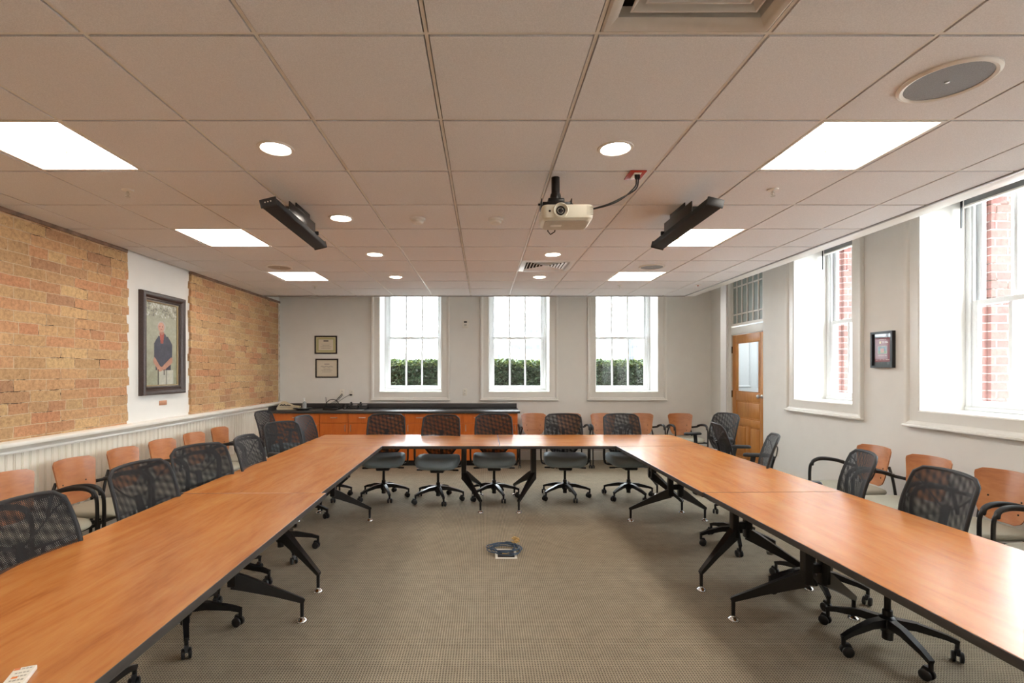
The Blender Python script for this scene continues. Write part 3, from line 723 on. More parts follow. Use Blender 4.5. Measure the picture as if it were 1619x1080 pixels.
# ------------------------------------------------------------------ task chair
def surf_back(sgn_off, u, v):
    """u -1..1, v 0..1 -> point of mesh backrest (local, front = -y)"""
    z = .505+.485*v
    if v < .38: w = .120+(.228-.120)*sin(v/.38*pi/2)
    else: w = .228+.010*sin(min(1, (v-.38)/.30)*pi/2)-.016*max(0, v-.5)/.5
    rc = 1.0
    if v > .90:
        q = (v-.90)/.10; w -= .045*(1-sqrt(max(0, 1-q*q)))
    zz = z-.008*(u*u)*(v**3)
    y = .235+.095*v**1.25 - .035*u*u*(w/.23) - .022*sin(v*pi)
    return Vector((u*w, y+sgn_off, zz))
def mesh_sheet(name, off, mat, parent):
    NU, NV = 16, 22
    bm = bmesh.new(); uvl = bm.loops.layers.uv.new('UVMap')
    g_ = [[bm.verts.new(surf_back(off, -1+2*i/NU, j/NV)) for i in range(NU+1)] for j in range(NV+1)]
    for j in range(NV):
        for i in range(NU):
            f = bm.faces.new((g_[j][i], g_[j][i+1], g_[j+1][i+1], g_[j+1][i]))
            for l in f.loops: l[uvl].uv = (l.vert.co.x, l.vert.co.z)
    me = bpy.data.meshes.new(name); bm.to_mesh(me); bm.free(); me.materials.append(mat)
    o = bpy.data.objects.new(name, me); COL.objects.link(o); o.parent = parent; shade(o, 60); return o
def seat_mesh(w, d_, zt, th, crown, sag=.02, n=14, y0=0, front_drop=.03):
    m = MB(); rings = []
    def se(a, A, B, p=4.0):
        c, s = cos(a), sin(a); return (A*abs(c)**(2/p)*(1 if c >= 0 else -1), B*abs(s)**(2/p)*(1 if s >= 0 else -1))
    N = 40
    lay = [(.80, -th), (.93, -th*.82), (.99, -th*.55), (1.0, -th*.3), (.975, -th*.08), (.92, .0+crown*.25), (.75, crown*.6), (.5, crown*.5), (.25, crown*.25), (.05, crown*.2)]
    for k, h in lay:
        ring = []
        for i in range(N):
            x, y = se(2*pi*i/N, w/2*k, d_/2*k)
            zz = zt+h - (front_drop*max(0, (-y/(d_/2)-.5)*2)**2 if h > -th*.5 else front_drop*.3*max(0, -y/(d_/2)-.5))
            if h > -.01: zz += sag*(abs(x)/(w/2))**2*.8
            ring.append(Vector((x, y+y0, zz)))
        rings.append(ring)
    return m.rings(rings)
def make_task_chair():
    r = empty('task_chair')
    seat_mesh(.52, .47, .515, .115, .006, y0=-.015, front_drop=.045).build('seat', M['seat_blue'], r, ang=80)
    m = MB(); m.rings([rrect(-.17, .17, -.17, .17, .395, .05), rrect(-.2, .2, -.19, .19, .42, .06)]); m.build('seat_pan', M['black_plastic'], r)
    b = mesh_sheet('backrest', -.008, M['mesh_a'], r)
    mesh_sheet('back_lining', .010, M['mesh_b'], b)
    pts = [surf_back(0, -1, v/14) for v in range(15)]+[surf_back(0, -1+2*k/10, 1) for k in range(1, 10)]+[surf_back(0, 1, 1-v/14) for v in range(15)]+[surf_back(0, 1-2*k/6, 0) for k in range(1, 6)]
    MB().tube(pts, .0095, 8, loop=True, squash=(1, 1.15)).build('back_frame', M['soft_black'], r, ang=80)
    # rear yoke: centre spine with two arms and a lumbar bar, seen through the mesh
    m = MB()
    sp = [Vector((0, .18, .40)), Vector((0, .30, .43)), Vector((0, .315, .52)), surf_back(.035, 0, .35), surf_back(.035, 0, .62)]
    q = smooth_path(sp, 5); m.bar(q, (.038, .016), upv=(0, 1, .2))
    for s in (-1, 1):
        q = smooth_path([surf_back(.035, 0, .56), surf_back(.034, s*.4, .66), surf_back(.022, s*.8, .82), surf_back(.008, s*.97, .88)], 5)
        m.tube(q, .0045, 6)
        q = smooth_path([Vector((s*.05, .22, .40)), Vector((s*.13, .27, .50)), surf_back(.008, s*.97, .30)], 5); m.tube(q, .010, 8)
    m.build('back_support', M['black_plastic'], r, ang=50)
    m = MB(); q = [surf_back(.014, s/8, .30) for s in range(-8, 9)]; m.bar(q, (.012, .03), upv=(0, 0, 1)); m.build('lumbar_bar', M['black_plastic'], r)
    for s in (-1, 1):
        m = MB(); q = smooth_path([(s*.12, .06, .395), (s*.25, .05, .40), (s*.285, .05, .44), (s*.29, .045, .60), (s*.285, .03, .69)], 5)
        m.bar(q, (.02, .042), upv=(0, 1, 0)); ar = m.build('armrest', M['black_plastic'], r)
        m = MB(); m.rings([rrect(s*.285-.036, s*.285+.036, -.13, .12, .69, .034), rrect(s*.285-.04, s*.285+.04, -.135, .125, .70, .038), rrect(s*.285-.038, s*.285+.038, -.13, .12, .716, .036), rrect(s*.285-.026, s*.285+.026, -.12, .11, .722, .025)])
        m.build('arm_pad', M['soft_black'], ar, ang=60)
    m = MB(); m.box(-.08, .08, -.11, .13, .345, .398, .014); m.box(-.03, .03, .10, .25, .375, .405, .008); m.build('mechanism', M['black_plastic'], r)
    for s in (-1, 1):
        m = MB(); m.tube([(s*.07, -.03, .372), (s*.19, -.04, .370)], .007, 8); m.box(s*.18, s*.25, -.052, -.026, .360, .380, .006); m.build('lever', M['black_plastic'], r)
    MB().lathe([(.016, .345), (.016, .22), (.024, .215), (.026, .12), (.026, .055), (.001, .05)], n=16).build('gas_column', M['black_frame'], r)
    m = MB(); m.lathe([(.028, .185), (.042, .175), (.045, .13), (.034, .10), (.030, .10)], n=20)
    for k in range(5):
        a = 2*pi*k/5-pi/2+.35; dv = Vector((cos(a), sin(a), 0))
        m.bar([dv*.02+Vector((0,0,.150)), dv*.12+Vector((0,0,.148)), dv*.25+Vector((0,0,.118)), dv*.305+Vector((0,0,.098))], [(.044, .05), (.036, .042), (.028, .028), (.026, .022)])
        m.tube([dv*.30+Vector((0,0,.105)), dv*.30+Vector((0,0,.055))], .011, 8)
    m.build('base', M['black_frame'], r, ang=40)
    for k in range(5):
        a = 2*pi*k/5-pi/2+.35; c = Vector((cos(a)*.30, sin(a)*.30, 0)); sw = a+1.1+k*.9
        m = MB(); ax = Vector((cos(sw), sin(sw), 0)); tr_ = Vector((-ax.y, ax.x, 0)); cc = c+tr_*.016
        for s in (-1, 1):
            R = []
            for rad, off in ((.006, .008), (.024, .008), (.028, .012), (.028, .022), (.022, .026), (.004, .026)):
                R.append([cc+ax*s*off+tr_*rad*cos(2*pi*t/18)+Vector((0,0,.0285))+Vector((0,0,rad*sin(2*pi*t/18))) for t in range(18)])
            m.rings(R)
        m.bar([cc-tr_*.014+Vector((0,0,.06)), cc+tr_*.008+Vector((0,0,.062)), cc+tr_*.022+Vector((0,0,.04))], [(.022, .016), (.02, .018), (.012, .012)])
        m.build('caster', M['black_plastic'], r, ang=40)
    return r
tc0 = make_task_chair(); used = [False]
def task(x, y, rz, lab, group, dz_arm=0, scale=1.0):
    c = tc0 if not used[0] else copy_tree(tc0); used[0] = True
    c.location = (x, y, .0008); c.rotation_euler = (0, 0, radians(rz)); c.scale = (1, 1, 1)
    tag(c, lab, 'chair', group); return c
gB = 'mesh task chairs behind the back row of tables'; gL = 'mesh task chairs along the left run of tables'; gR = 'mesh task chairs along the right run of tables'
task(-1.22, 6.10, 4, 'mesh task chair behind the back row, leftmost, nearest the corner with the left run', gB)
task(-.545, 5.97, -3, 'mesh task chair behind the back row, second from the left, set slightly lower', gB)
task(.125, 6.10, 0, 'mesh task chair behind the back row, just left of the table seam', gB)
task(.99, 6.12, -5, 'mesh task chair behind the back row, just right of the table seam', gB)
task(1.77, 6.13, 3, 'mesh task chair behind the back row, rightmost, beside the right run', gB)
task(-1.68, 2.14, 92, 'mesh task chair at the left frame edge, backed onto the near left table', gL)
task(-1.76, 2.95, 84, 'mesh task chair beside the near left table, second from the camera', gL)
task(-1.84, 3.60, 68, 'mesh task chair turned at an angle beside the seam of the left run', gL)
task(-1.72, 4.24, 92, 'mesh task chair with a solid-looking dark back, midway along the far left table', gL)
task(-1.93, 5.26, 62, 'mesh task chair at the corner of the left run and back row', gL)
task(-1.93, 6.12, 84, 'mesh task chair half hidden at the far left end of the back row', gL)
task(-2.74, 6.85, 86, 'mesh task chair standing alone against the beadboard beside the counter', gL)
task(2.24, 2.78, -97, 'mesh task chair with a wide back, nearest the camera at the right run', gR)
task(2.29, 3.48, -110, 'narrow-looking mesh task chair turned away, beside the near right table', gR)
task(2.22, 4.42, -112, 'mesh task chair seen side-on in front of the wall switch, arms above the table', gR)
task(2.76, 5.26, 80, 'mesh task chair turned backwards towards the table in front of the door', gR)
task(2.87, 6.42, -75, 'mesh task chair in front of the wooden door, turned towards the room', gR)
task(2.55, 1.98, -84, 'mesh task chair at the right frame edge, only its base and casters showing', gR)

# ------------------------------------------------------------------ guest chair
def make_guest():
    r = empty('guest_chair')
    seat_mesh(.485, .48, .46, .055, .006, y0=-.03, sag=.004).build('seat', M['seat_green'], r, ang=80)
    # bent plywood back
    NU, NV = 18, 16; T = .011
    def S(u, v, off):
        z = .475+.355*v
        if v < .5: w = .085+(.185-.085)*sqrt(max(0, 1-(1-v/.5)**2))**1.0
        else: w = .185+(.215-.185)*((v-.5)/.5)
        if v > .88: w -= .045*(1-sqrt(max(0, 1-((v-.88)/.12)**2)))
        y = .20+.065*v-.055*(u*u)*(w/.21)**2
        return Vector((u*w, y+off, z+.006*(1-u*u)*v))
    bm = bmesh.new(); A = [[[bm.verts.new(S(-1+2*i/NU, j/NV, off)) for i in range(NU+1)] for j in range(NV+1)] for off in (-T/2, T/2)]
    for k in (0, 1):
        for j in range(NV):
            for i in range(NU):
                q = (A[k][j][i], A[k][j][i+1], A[k][j+1][i+1], A[k][j+1][i]); bm.faces.new(q if k == 0 else q[::-1])
    per = [(j, 0) for j in range(NV)]+[(NV, i) for i in range(NU)]+[(j, NU) for j in range(NV, 0, -1)]+[(0, i) for i in range(NU, 0, -1)]
    for k in range(len(per)):
        a, b = per[k], per[(k+1) % len(per)]
        bm.faces.new((A[0][a[0]][a[1]], A[0][b[0]][b[1]], A[1][b[0]][b[1]], A[1][a[0]][a[1]]))
    m = MB(); m.bm.free(); m.bm = bm
    bk = m.build('backrest', M['ply'], r, ang=50)
    for u in (-.62, .62):
        for v in (.22, .46):
            p = S(u, v, -T/2); MB().lathe([(.0065, .001), (.0065, -.002), (.003, -.0035), (.001, -.0035)], p, 10, 'y').build('screw', M['screw'], bk)
    for s in (-1, 1):
        m = MB()
        q = smooth_path([(s*.26, -.235, .075), (s*.26, -.225, .30), (s*.26, -.225, .56), (s*.26, -.195, .635), (s*.26, -.12, .665), (s*.258, .02, .655), (s*.255, .14, .62), (s*.20, .235, .60)], 6)
        m.tube(q, .013, 10, squash=(.8, 1.15)); m.build('arm_frame', M['black_frame'], r, ang=80)
        m = MB(); q = smooth_path([(s*.26, -.205, .60), (s*.26, -.19, .648), (s*.26, -.12, .676), (s*.258, 0, .668), (s*.25, .11, .64)], 5)
        m.tube(q, [.010]+[.0175]*(len(q)-2)+[.010], 10, squash=(1.15, .7)); m.build('arm_pad', M['soft_black'], r, ang=80)
        m = MB(); q = smooth_path([(s*.235, .27, .075), (s*.22, .24, .40), (s*.19, .235, .56), (s*.135, .245, .66)], 6)
        m.tube(q, .012, 10); m.build('rear_leg', M['black_frame'], r, ang=80)
        for x, y in ((s*.26, -.235), (s*.235, .27)):
            m = MB()
            for t in (-1, 1): m.lathe([(.004, t*.007), (.022, t*.007), (.026, t*.010), (.026, t*.018), (.018, t*.021), (.004, t*.021)], (x, y-.008, .026), 16, 'x')
            m.tube([(x, y, .08), (x, y, .045)], .009, 8); m.box(x-.008, x+.008, y-.02, y+.008, .036, .056, .003)
            m.build('caster', M['black_plastic'], r, ang=40)
    m = MB(); m.bar([(-.26, -.20, .395), (.26, -.20, .395)], (.02, .02)); m.bar([(-.23, .20, .395), (.23, .20, .395)], (.02, .02))
    for s in (-1, 1): m.bar([(s*.25, -.21, .395), (s*.225, .24, .395)], (.02, .024))
    m.build('seat_frame', M['black_frame'], r)
    return r
g0 = make_guest(); gused = [False]
def guest(x, y, rz, lab, group):
    c = g0 if not gused[0] else copy_tree(g0); gused[0] = True
    c.location = (x, y, .0008); c.rotation_euler = (0, 0, radians(rz)); tag(c, lab, 'chair', group)
gg = 'plywood-backed guest chairs against the back wall'
guest(.83, 8.17, 0, 'plywood-backed guest chair against the back wall, right beside the end of the counter', gg)
guest(1.42, 8.17, 1, 'plywood-backed guest chair mostly hidden by the mesh chair right of the table seam', gg)
guest(1.99, 8.17, 0, 'plywood-backed guest chair under the left side of the rightmost back window', gg)
guest(2.62, 8.17, -1, 'plywood-backed guest chair under the right side of the rightmost back window', gg)
guest(3.28, 8.15, 2, 'plywood-backed guest chair against the back wall, nearest the corner by the door', gg)
gg = 'plywood-backed guest chairs under the right-hand windows'
guest(3.47, 4.73, -91, 'plywood-backed guest chair under the framed poster, farthest along the window wall', gg)
guest(3.46, 4.13, -89, 'plywood-backed guest chair on the window wall, between its two neighbours', gg)
guest(3.46, 3.53, -90, 'plywood-backed guest chair at the right frame edge, its four-screw back fully visible', gg)
guest(3.46, 2.92, -90, 'plywood-backed guest chair cut off by the right frame edge, only arm and seat showing', gg)
gg = 'plywood-backed guest chairs along the beadboard wall'
for i_, (y, lab) in enumerate(((3.46, 'cut off by the left frame edge'), (4.05, 'its armrest between the two nearest mesh chairs'),
                (4.60, 'third from the left frame edge'), (5.15, 'below the copper plaque and portrait'),
                (5.72, 'second from the counter end'), (6.28, 'last in the row towards the counter'))):
    guest(-3.10, y, 90+(i_ % 3-1)*1.5, 'plywood-backed guest chair by the beadboard, '+lab, gg)

# ------------------------------------------------------------------ cabinets and counter
CYF, CYW = 8.11, YB-.02
units = [(-3.47, -2.66, 'S'), (-2.66, -1.735, 'D'), (-1.735, -.81, 'D'), (-.81, .135, 'D'), (.135, .55, 'R')]
labs = ['orange wooden base cabinet with one drawer at the left end of the counter', 'two-door orange base cabinet below the black network gear', 'two-door orange base cabinet behind the leftmost back-row chair',
        'two-door orange base cabinet behind the second and third back-row chairs', 'narrow single-door orange base cabinet at the right end of the counter']
for (x0, x1, kd), lab in zip(units, labs):
    r = empty('base_cabinet', ((x0+x1)/2, CYF, 0), 0, lab, 'cabinet', 'orange base cabinets under the dark counter'); h = (x1-x0)/2-.002
    MB().box(-h, h, .02, CYW-CYF, .09, .856).build('body', M['cab_wood'], r, smooth=False)
    MB().box(-h, h, .075, .09, .0, .088).build('toe_kick', M['soft_black'], r, smooth=False)
    def handle(p, x, z, vert):
        m = MB(); e = .048
        a, b = (Vector((x, -.028, z-e)), Vector((x, -.028, z+e))) if vert else (Vector((x-e, -.028, z)), Vector((x+e, -.028, z)))
        m.tube([a+Vector((0,.028,0)), a+Vector((0,.006,0)), a, b, b+Vector((0,.006,0)), b+Vector((0,.028,0))], .0055, 8); m.build('handle', M['nickel'], p)
    def door_(x0_, x1_, hx):
        p = MB().box(x0_+.003, x1_-.003, 0, .019, .095, .698, .0015, seg=1).build('door', M['cab_wood'], r); handle(p, hx, .62, True)
    def drawer(x0_, x1_):
        p = MB().box(x0_+.003, x1_-.003, 0, .019, .704, .852, .0015, seg=1).build('drawer', M['cab_wood'], r); handle(p, (x0_+x1_)/2, .788, False)
    if kd == 'S':
        MB().box(-h, -h+.045, 0, .019, .095, .852).build('filler', M['cab_wood'], r, smooth=False)
        drawer(-h+.047, h); door_(-h+.047, h, h-.045)
    elif kd == 'R': drawer(-h, h); door_(-h, h, h-.045)
    else: drawer(-h, 0); drawer(0, h); door_(-h, 0, -.045); door_(0, h, .045)
r = empty('countertop', (-1.46, 8.39, .86), 0, 'long dark charcoal countertop with backsplash along the back wall', 'countertop')
MB().box(-2.035, 2.045, -.32, .30, 0, .038, .006).build('worktop', M['counter'], r)
MB().box(-2.02, 2.03, .285, .315, .038, .125, .004).build('backsplash', M['counter'], r)
MB().box(-2.035, -2.01, -.28, .285, .038, .125, .004).build('side_splash', M['counter'], r)
CT = .8985
# items on the counter
r = empty('desk_sign', (-3.24, 8.38, CT), radians(6), 'cream wedge-shaped sign with a dark scribbled logo at the left end of the counter', 'sign')
P_ = [(-.20, 0), (.16, 0), (.165, .055), (.05, .07), (-.09, .135), (-.12, .137), (-.165, .09), (-.205, .03)]
m = MB(); m.prism(P_, -.05, .05, Matrix(((1,0,0,0),(0,0,-1,0),(0,1,0,0),(0,0,0,1)))); m.build('body', M['cream_card'], r)
m = MB(); q = smooth_path([(-.15, -.052, .072), (-.12, -.052, .088), (-.10, -.052, .07), (-.08, -.052, .09), (-.05, -.052, .066), (-.03, -.052, .082), (0, -.052, .07), (.02, -.052, .078)], 5); m.tube(q, .007, 6); m.tube([(-.155, -.052, .072), (.02, -.052, .066)], .004, 6)
m.tube([(-.16, -.052, .045), (.09, -.052, .045)], .002, 6); m.build('logo', M['soft_black'], r)
r = empty('tray', (-2.99, 8.27, CT), 0, 'dark round tray on the counter beside the cream sign', 'tray')
MB().lathe([(.10, 0), (.10, .012), (.15, .028), (.155, .034), (.148, .036), (.10, .020), (.001, .018)], n=32).build('dish', M['soft_black'], r)
MB().box(-.09, .09, -.06, .06, .0185, .030, .004).build('green_mat', plain('dull_green_plastic', srgb(96, 112, 100), .5), r)
r = empty('sanitizer_bottle', (-2.96, 8.27, CT+.0305), 0, 'clear pump bottle standing on the dark tray', 'bottle')
MB().lathe([(.001, 0), (.030, 0), (.033, .006), (.033, .085), (.026, .10), (.012, .108), (.012, .118), (.001, .118)], n=24).build('bottle_body', M['clear'], r)
m = MB(); m.lathe([(.014, .115), (.014, .13), (.006, .132), (.006, .155), (.010, .157), (.010, .166), (.001, .167)], n=16); m.box(-.035, .005, -.005, .005, .157, .165, .002); m.build('pump', M['sash'], r)
r = empty('network_router', (-2.53, 8.33, CT), 0, 'black network router with one upright antenna in the cable tangle', 'router')
MB().box(-.13, .13, -.07, .07, 0, .032, .006).build('body', M['black_plastic'], r)
MB().tube([(-.10, .05, .03), (-.115, .05, .21)], [.006, .004], 8).build('antenna', M['black_plastic'], r)
m = MB(); rnd = random.Random(4)
arc = [Vector((-2.63+.12-.12*cos(pi*k/14), 8.31, CT+.04+.135*sin(pi*k/14))) for k in range(15)]
m.tube(arc, .006, 8)
for k in range(5):
    p = [Vector((-2.50+rnd.uniform(-.16, .16), 8.28+rnd.uniform(-.04, .05), CT+rnd.uniform(.04, .075))) for _ in range(6)]
    m.tube(smooth_path(p, 6), .005, 6)
tag(m.build('cable_tangle', M['black_plastic']), 'tangle of black cables looping over the router on the counter', 'cable')
o = MB().box(-2.40, -1.98, 8.12, 8.30, CT, CT+.008, .002).build('metal_sheet', M['grey_metal']); tag(o, 'thin grey metal sheet lying on the counter below the phones', 'tray')
r = empty('speaker_puck', (-2.335, 8.44, CT), 0, 'small dark round device between the router and the phones', 'speaker')
MB().lathe([(.001, 0), (.035, 0), (.045, .02), (.045, .06), (.03, .09), (.001, .095)], n=24).build('body', M['soft_black'], r)
MB().lathe([(.038, .012), (.0465, .022), (.0465, .03), (.038, .034)], n=24).build('ring', M['chrome'], r)
for x, lab in ((-2.20, 'black desk phone on the counter, its left neighbour the round device'), (-2.04, 'black desk phone on the counter, nearest the left back window')):
    r = empty('desk_phone', (x, 8.45, CT), 0, lab, 'phone')
    m = MB(); m.rings([[Vector((s, -.08, .0)), Vector((s, .08, 0)), Vector((s, .08, .085)), Vector((s, -.08, .025))] for s in (-.075, .075)]); m.build('body', M['black_plastic'], r)
    m = MB(); m.tube([(-.055, -.07, .045), (-.055, 0, .075), (-.055, .07, .105)], [.018, .011, .018], 10); m.build('handset', M['black_plastic'], r)
    m = MB(); m.box(-.02, .06, -.02, .04, 0, .003, M=Matrix.Translation((0, .02, .068)) @ Matrix.Rotation(math.atan2(.06, .16), 4, 'X')); m.build('screen', M['grey_metal'], r)

# ------------------------------------------------------------------ wall plates
def plate(loc, rz, lab, kind='outlet', plugs=False):
    r = empty('wall_outlet' if kind == 'outlet' else 'light_switch', loc, rz, lab, 'outlet' if kind == 'outlet' else 'switch')
    MB().box(-.038, .038, -.007, 0, -.062, .062, .003).build('cover', M['outlet'], r)
    if kind == 'outlet':
        for s in (-1, 1):
            m = MB(); m.box(-.016, .016, -.009, -.006, s*.024-.016, s*.024+.016, .004); rc = m.build('receptacle', M['outlet'], r)
            m = MB(); m.box(-.007, -.004, -.0095, -.008, s*.024-.004, s*.024+.008); m.box(.004, .007, -.0095, -.008, s*.024-.004, s*.024+.008); m.build('slots', M['slot'], rc, smooth=False)
            if plugs and s < 0: MB().box(-.03, .014, -.035, -.0095, -.038, -.012, .004).build('plug', M['black_plastic'], r)
    else: MB().box(-.014, .014, -.013, -.006, -.030, .030, .003).build('rocker', M['outlet'], r)
def bw(u, v, Y=YB): p = PX(u, v, Y); return p
plate(bw(541, 621), 0, 'wall outlet above the router with thin cables plugged in'); plate(bw(556, 622), 0, 'wall outlet above the phones with a black plug', plugs=True)
plate(bw(735, 620), 0, 'wall outlet between the left and middle back windows, under the thermostat')
plate((XR, F*XR/(1228-CX), CH-(714-CY)*XR/(1228-CX)), -pi/2, 'white wall switch right of the wooden door, behind the side-on chair', 'switch')
m = MB(); p1 = bw(541, 624); 
for k in range(3):
    q = smooth_path([p1+Vector((-.01+.012*k, -.012, .02*(k % 2))), p1+Vector((-.10+.02*k, -.06, -.10)), p1+Vector((-.22+.04*k, -.20, -.19)), Vector((-2.48+.03*k, 8.36, CT+.05))], 6); m.tube(q, .0035, 6)
tag(m.build('network_cable', M['black_plastic']), 'thin cables running from the left wall outlet down to the router', 'cable')
p2 = bw(553, 624.5); m = MB(); m.tube(smooth_path([p2+Vector((0, -.03, 0)), p2+Vector((-.08, -.08, -.05)), p2+Vector((-.22, -.20, -.17)), Vector((-2.42, 8.36, CT+.05))], 6), .0035, 6)
tag(m.build('power_cable', M['black_plastic']), 'thin black cable from the plugged right wall outlet down to the router', 'cable')
r = empty('thermostat', bw(736, 512), 0, 'ivory thermostat on the back wall between left and middle windows', 'thermostat')
MB().box(-.055, .055, -.012, 0, -.075, .07, .004).build('wall_plate', M['outlet'], r)
MB().box(-.035, .035, -.035, -.012, -.055, .055, .005).build('housing', M['outlet'], r); MB().box(-.026, .026, -.0365, -.034, .015, .04, .001).build('display', M['soft_black'], r); MB().box(-.02, .02, -.0365, -.034, -.04, -.005, .001).build('label_panel', M['nickel'], r)

# ------------------------------------------------------------------ pictures
def framed(name, loc, rz, W, H, prof, fmat, fn, nx, ny, lab, cat, pm, matte=None):
    r = empty(name, loc, rz, lab, cat); bwid = max(p[0] for p in prof)
    m = MB(); m.frame(-W/2+bwid, W/2-bwid, -H/2+bwid, H/2-bwid, prof); m.build('frame', fmat, r)
    o = picture('canvas' if cat == 'painting' else 'print', W-2*bwid+.004, H-2*bwid+.004, nx, ny, fn, pm, r); o.location = (0, -.006, 0)
    MB().box(-W/2+bwid, W/2-bwid, -.004, 0, -H/2+bwid, H/2-bwid).build('backing', M['frame_black'], r, smooth=False)
    return r
thin = [(0, .005), (0, .018), (.003, .022), (.020, .022), (.022, .018), (.022, 0), (0, 0)]
def cert(kind):
    def fn(s, t):
        if not (.07 < s < .93 and .09 < t < .91): return (214, 204, 160) if kind == 0 else (222, 212, 190)
        if kind == 0 and not (.13 < s < .87 and .15 < t < .85): return (188, 184, 130)
        if abs(s-.5) < .12 and .70 < t < .79: return (120, 112, 104) if kind == 0 else (190, 180, 168)
        for c, wd in ((.55, .26), (.46, .18), (.38, .28), (.28, .22)):
            if abs(t-c) < .014 and abs(s-.5) < wd and (int(s*61) % 5): return (172, 160, 146)
        if kind == 1 and abs(t-.60-.02*sin(s*30)) < .025 and abs(s-.5) < .3: return (188, 178, 166)
        return (226, 216, 198)
    return fn
p = bw(515.5, 545.3); framed('certificate', (p.x, YB, p.z), 0, .39, .315, thin, M['frame_black'], cert(0), 90, 70, 'black-framed certificate with a greenish border, upper of the pair', 'certificate', M['print_gloss'])
p = bw(517, 582.3); framed('certificate', (p.x, YB, p.z), 0, .395, .33, thin, M['frame_black'], cert(1), 90, 70, 'black-framed cream certificate, lower of the pair', 'certificate', M['print_gloss'])
def poster(s, t):
    if .2 < s < .8 and .33 < t < .66:
        if .22 < s < .78 and .345 < t < .645:
            n = noise.noise(Vector((s*9, t*9, 1)))
            if .38 < s < .62 and .38 < t < .56: return (200, 140+int(30*n), 110)
            return (int(70+40*n), int(110+30*n), int(120+50*n)) if t > .45 else (80, int(120+30*n), 80)
        return (210, 196, 180)
    for c, a, b in ((.92, .25, .75), (.83, .45, .85), (.79, .5, .9), (.26, .22, .78), (.08, .05, .2), (.09, .32, .42), (.085, .55, .66), (.09, .74, .95)):
        if abs(t-c) < .012 and a < s < b and int(s*50) % 4: return (232, 214, 208)
    if .3 < s < .42 and .76 < t < .86: return (224, 206, 160)
    return (134, 60, 68)
yP = F*XR/(1398.5-CX)
r = empty('framed_poster', (XR, (4.99+4.74)/2, 0), -pi/2, 'small black-framed maroon poster between the two right-hand windows', 'poster')
ya_, yb_ = F*XR/(1381-CX), F*XR/(1416-CX)
zt_, zb_ = CH+(CY-524)*XR/(1400-CX)*1.0, CH+(CY-581.5)*XR/(1400-CX)
r.location = (XR, (ya_+yb_)/2, (zt_+zb_)/2); PW, PH = ya_-yb_, zt_-zb_
m = MB(); fw = .022; m.frame(-PW/2+fw, PW/2-fw, -PH/2+fw, PH/2-fw, [(0, .02), (0, .034), (fw, .034), (fw, 0), (.0, 0)]); m.build('frame', M['black_plastic'], r)
MB().box(-PW/2+fw-.003, PW/2-fw+.003, -.018, -.002, -PH/2+fw-.003, PH/2-fw+.003).build('mat_board', plain('black_mat', srgb(22, 22, 26), .3, Coat_Weight=1.0, Coat_Roughness=.03), r, smooth=False)
o = picture('print', PW-2*fw-.045, PH-2*fw-.075, 60, 90, poster, M['print_gloss'], r); o.location = (.0, -.0195, -.002)

def portrait(s, t):
    n = noise.noise(Vector((s*7, t*14, 3))); n2 = noise.noise(Vector((s*22, t*40, 9)))
    g = 12*n+8*n2
    bgc = (168+g-20*(1-t), 166+g-18*(1-t), 146+g-22*(1-t))
    if t > .82 and n2 > .12: bgc = (196+g, 196+g, 188+g) if n > 0 else (124, 120, 108)
    c = bgc
    def el(cx, cy, a, b): return ((s-cx)/a)**2+((t-cy)/b)**2 < 1
    if .40 < s < .86 and t < .24 and s > .42-.0*t: c = (186+g*1.6, 184+g*1.4, 170+g)            # pale trousers
    if .62 < s < .66 and t < .2: c = (140, 138, 126)
    tor = t > .19 and t < .60
    if tor:
        hw = .285 if t < .50 else .285-(t-.50)**1.2*2.2
        cxx = .545
        if abs(s-cxx) < hw: c = (60+g*.8, 58+g*.7, 72+g*.8)
        if t < .33 and (s < .31 or s > .78): c = bgc
    if abs(t-.60) < .03 and abs(s-.545) < .13-(t-.57)*1.2: c = (62+g, 58+g, 70+g)
    # forearms and hands
    for ax, ay, bx, by, wd in ((.28, .30, .42, .215, .04), (.80, .31, .55, .215, .04)):
        L2 = (bx-ax)**2+(by-ay)**2; q = max(0, min(1, ((s-ax)*(bx-ax)+(t-ay)*(by-ay))/L2))
        if sqrt((s-ax-q*(bx-ax))**2+((t-ay-q*(by-ay))*1.0)**2) < wd*(1-.2*q): c = (178+g, 128+g, 106+g)
    if el(.44, .205, .09, .03) or el(.56, .215, .07, .025): c = (186+g, 132+g, 108+g)
    if abs(s-.385) < .016 and t < .2: c = (48, 38, 36)
    if abs(s-.565) < .014 and .13 < t < .2: c = (60, 46, 42)
    # scarf
    if .51 < t < .64 and abs(s-.50) < .075-(.64-t)*.28: c = (158+g, 72+g, 58+g)
    if el(.50, .655, .06, .04): c = (172+g, 112+g, 92+g)
    if el(.49, .715, .125, .066): c = (176+g, 168+g, 158+g)
    if el(.48, .705, .095, .060): c = (196+g, 144+g, 122+g)
    if el(.44, .713, .018, .006) or el(.52, .713, .018, .006): c = (104, 72, 62)
    if el(.48, .683, .03, .005): c = (150, 86, 76)
    if el(.475, .698, .012, .014): c = (206, 150, 128)
    return tuple(max(0, min(255, v)) for v in c)
yl, yr = 5.16, 5.90
pp = [(0, .006), (0, .02), (.012, .024), (.018, .034), (.030, .030), (.040, .040), (.062, .058), (.078, .060), (.09, .052), (.095, .03), (.095, 0), (0, 0)]
r = framed('portrait_painting', (XL, (yl+yr)/2, 1.835), pi/2, yr-yl, 1.10, pp, M['frame_brown'], portrait, 110, 190, 'large dark-framed portrait painting of an old man in a dark sweater with a cane', 'painting', mk_print('oil_paint', .45))
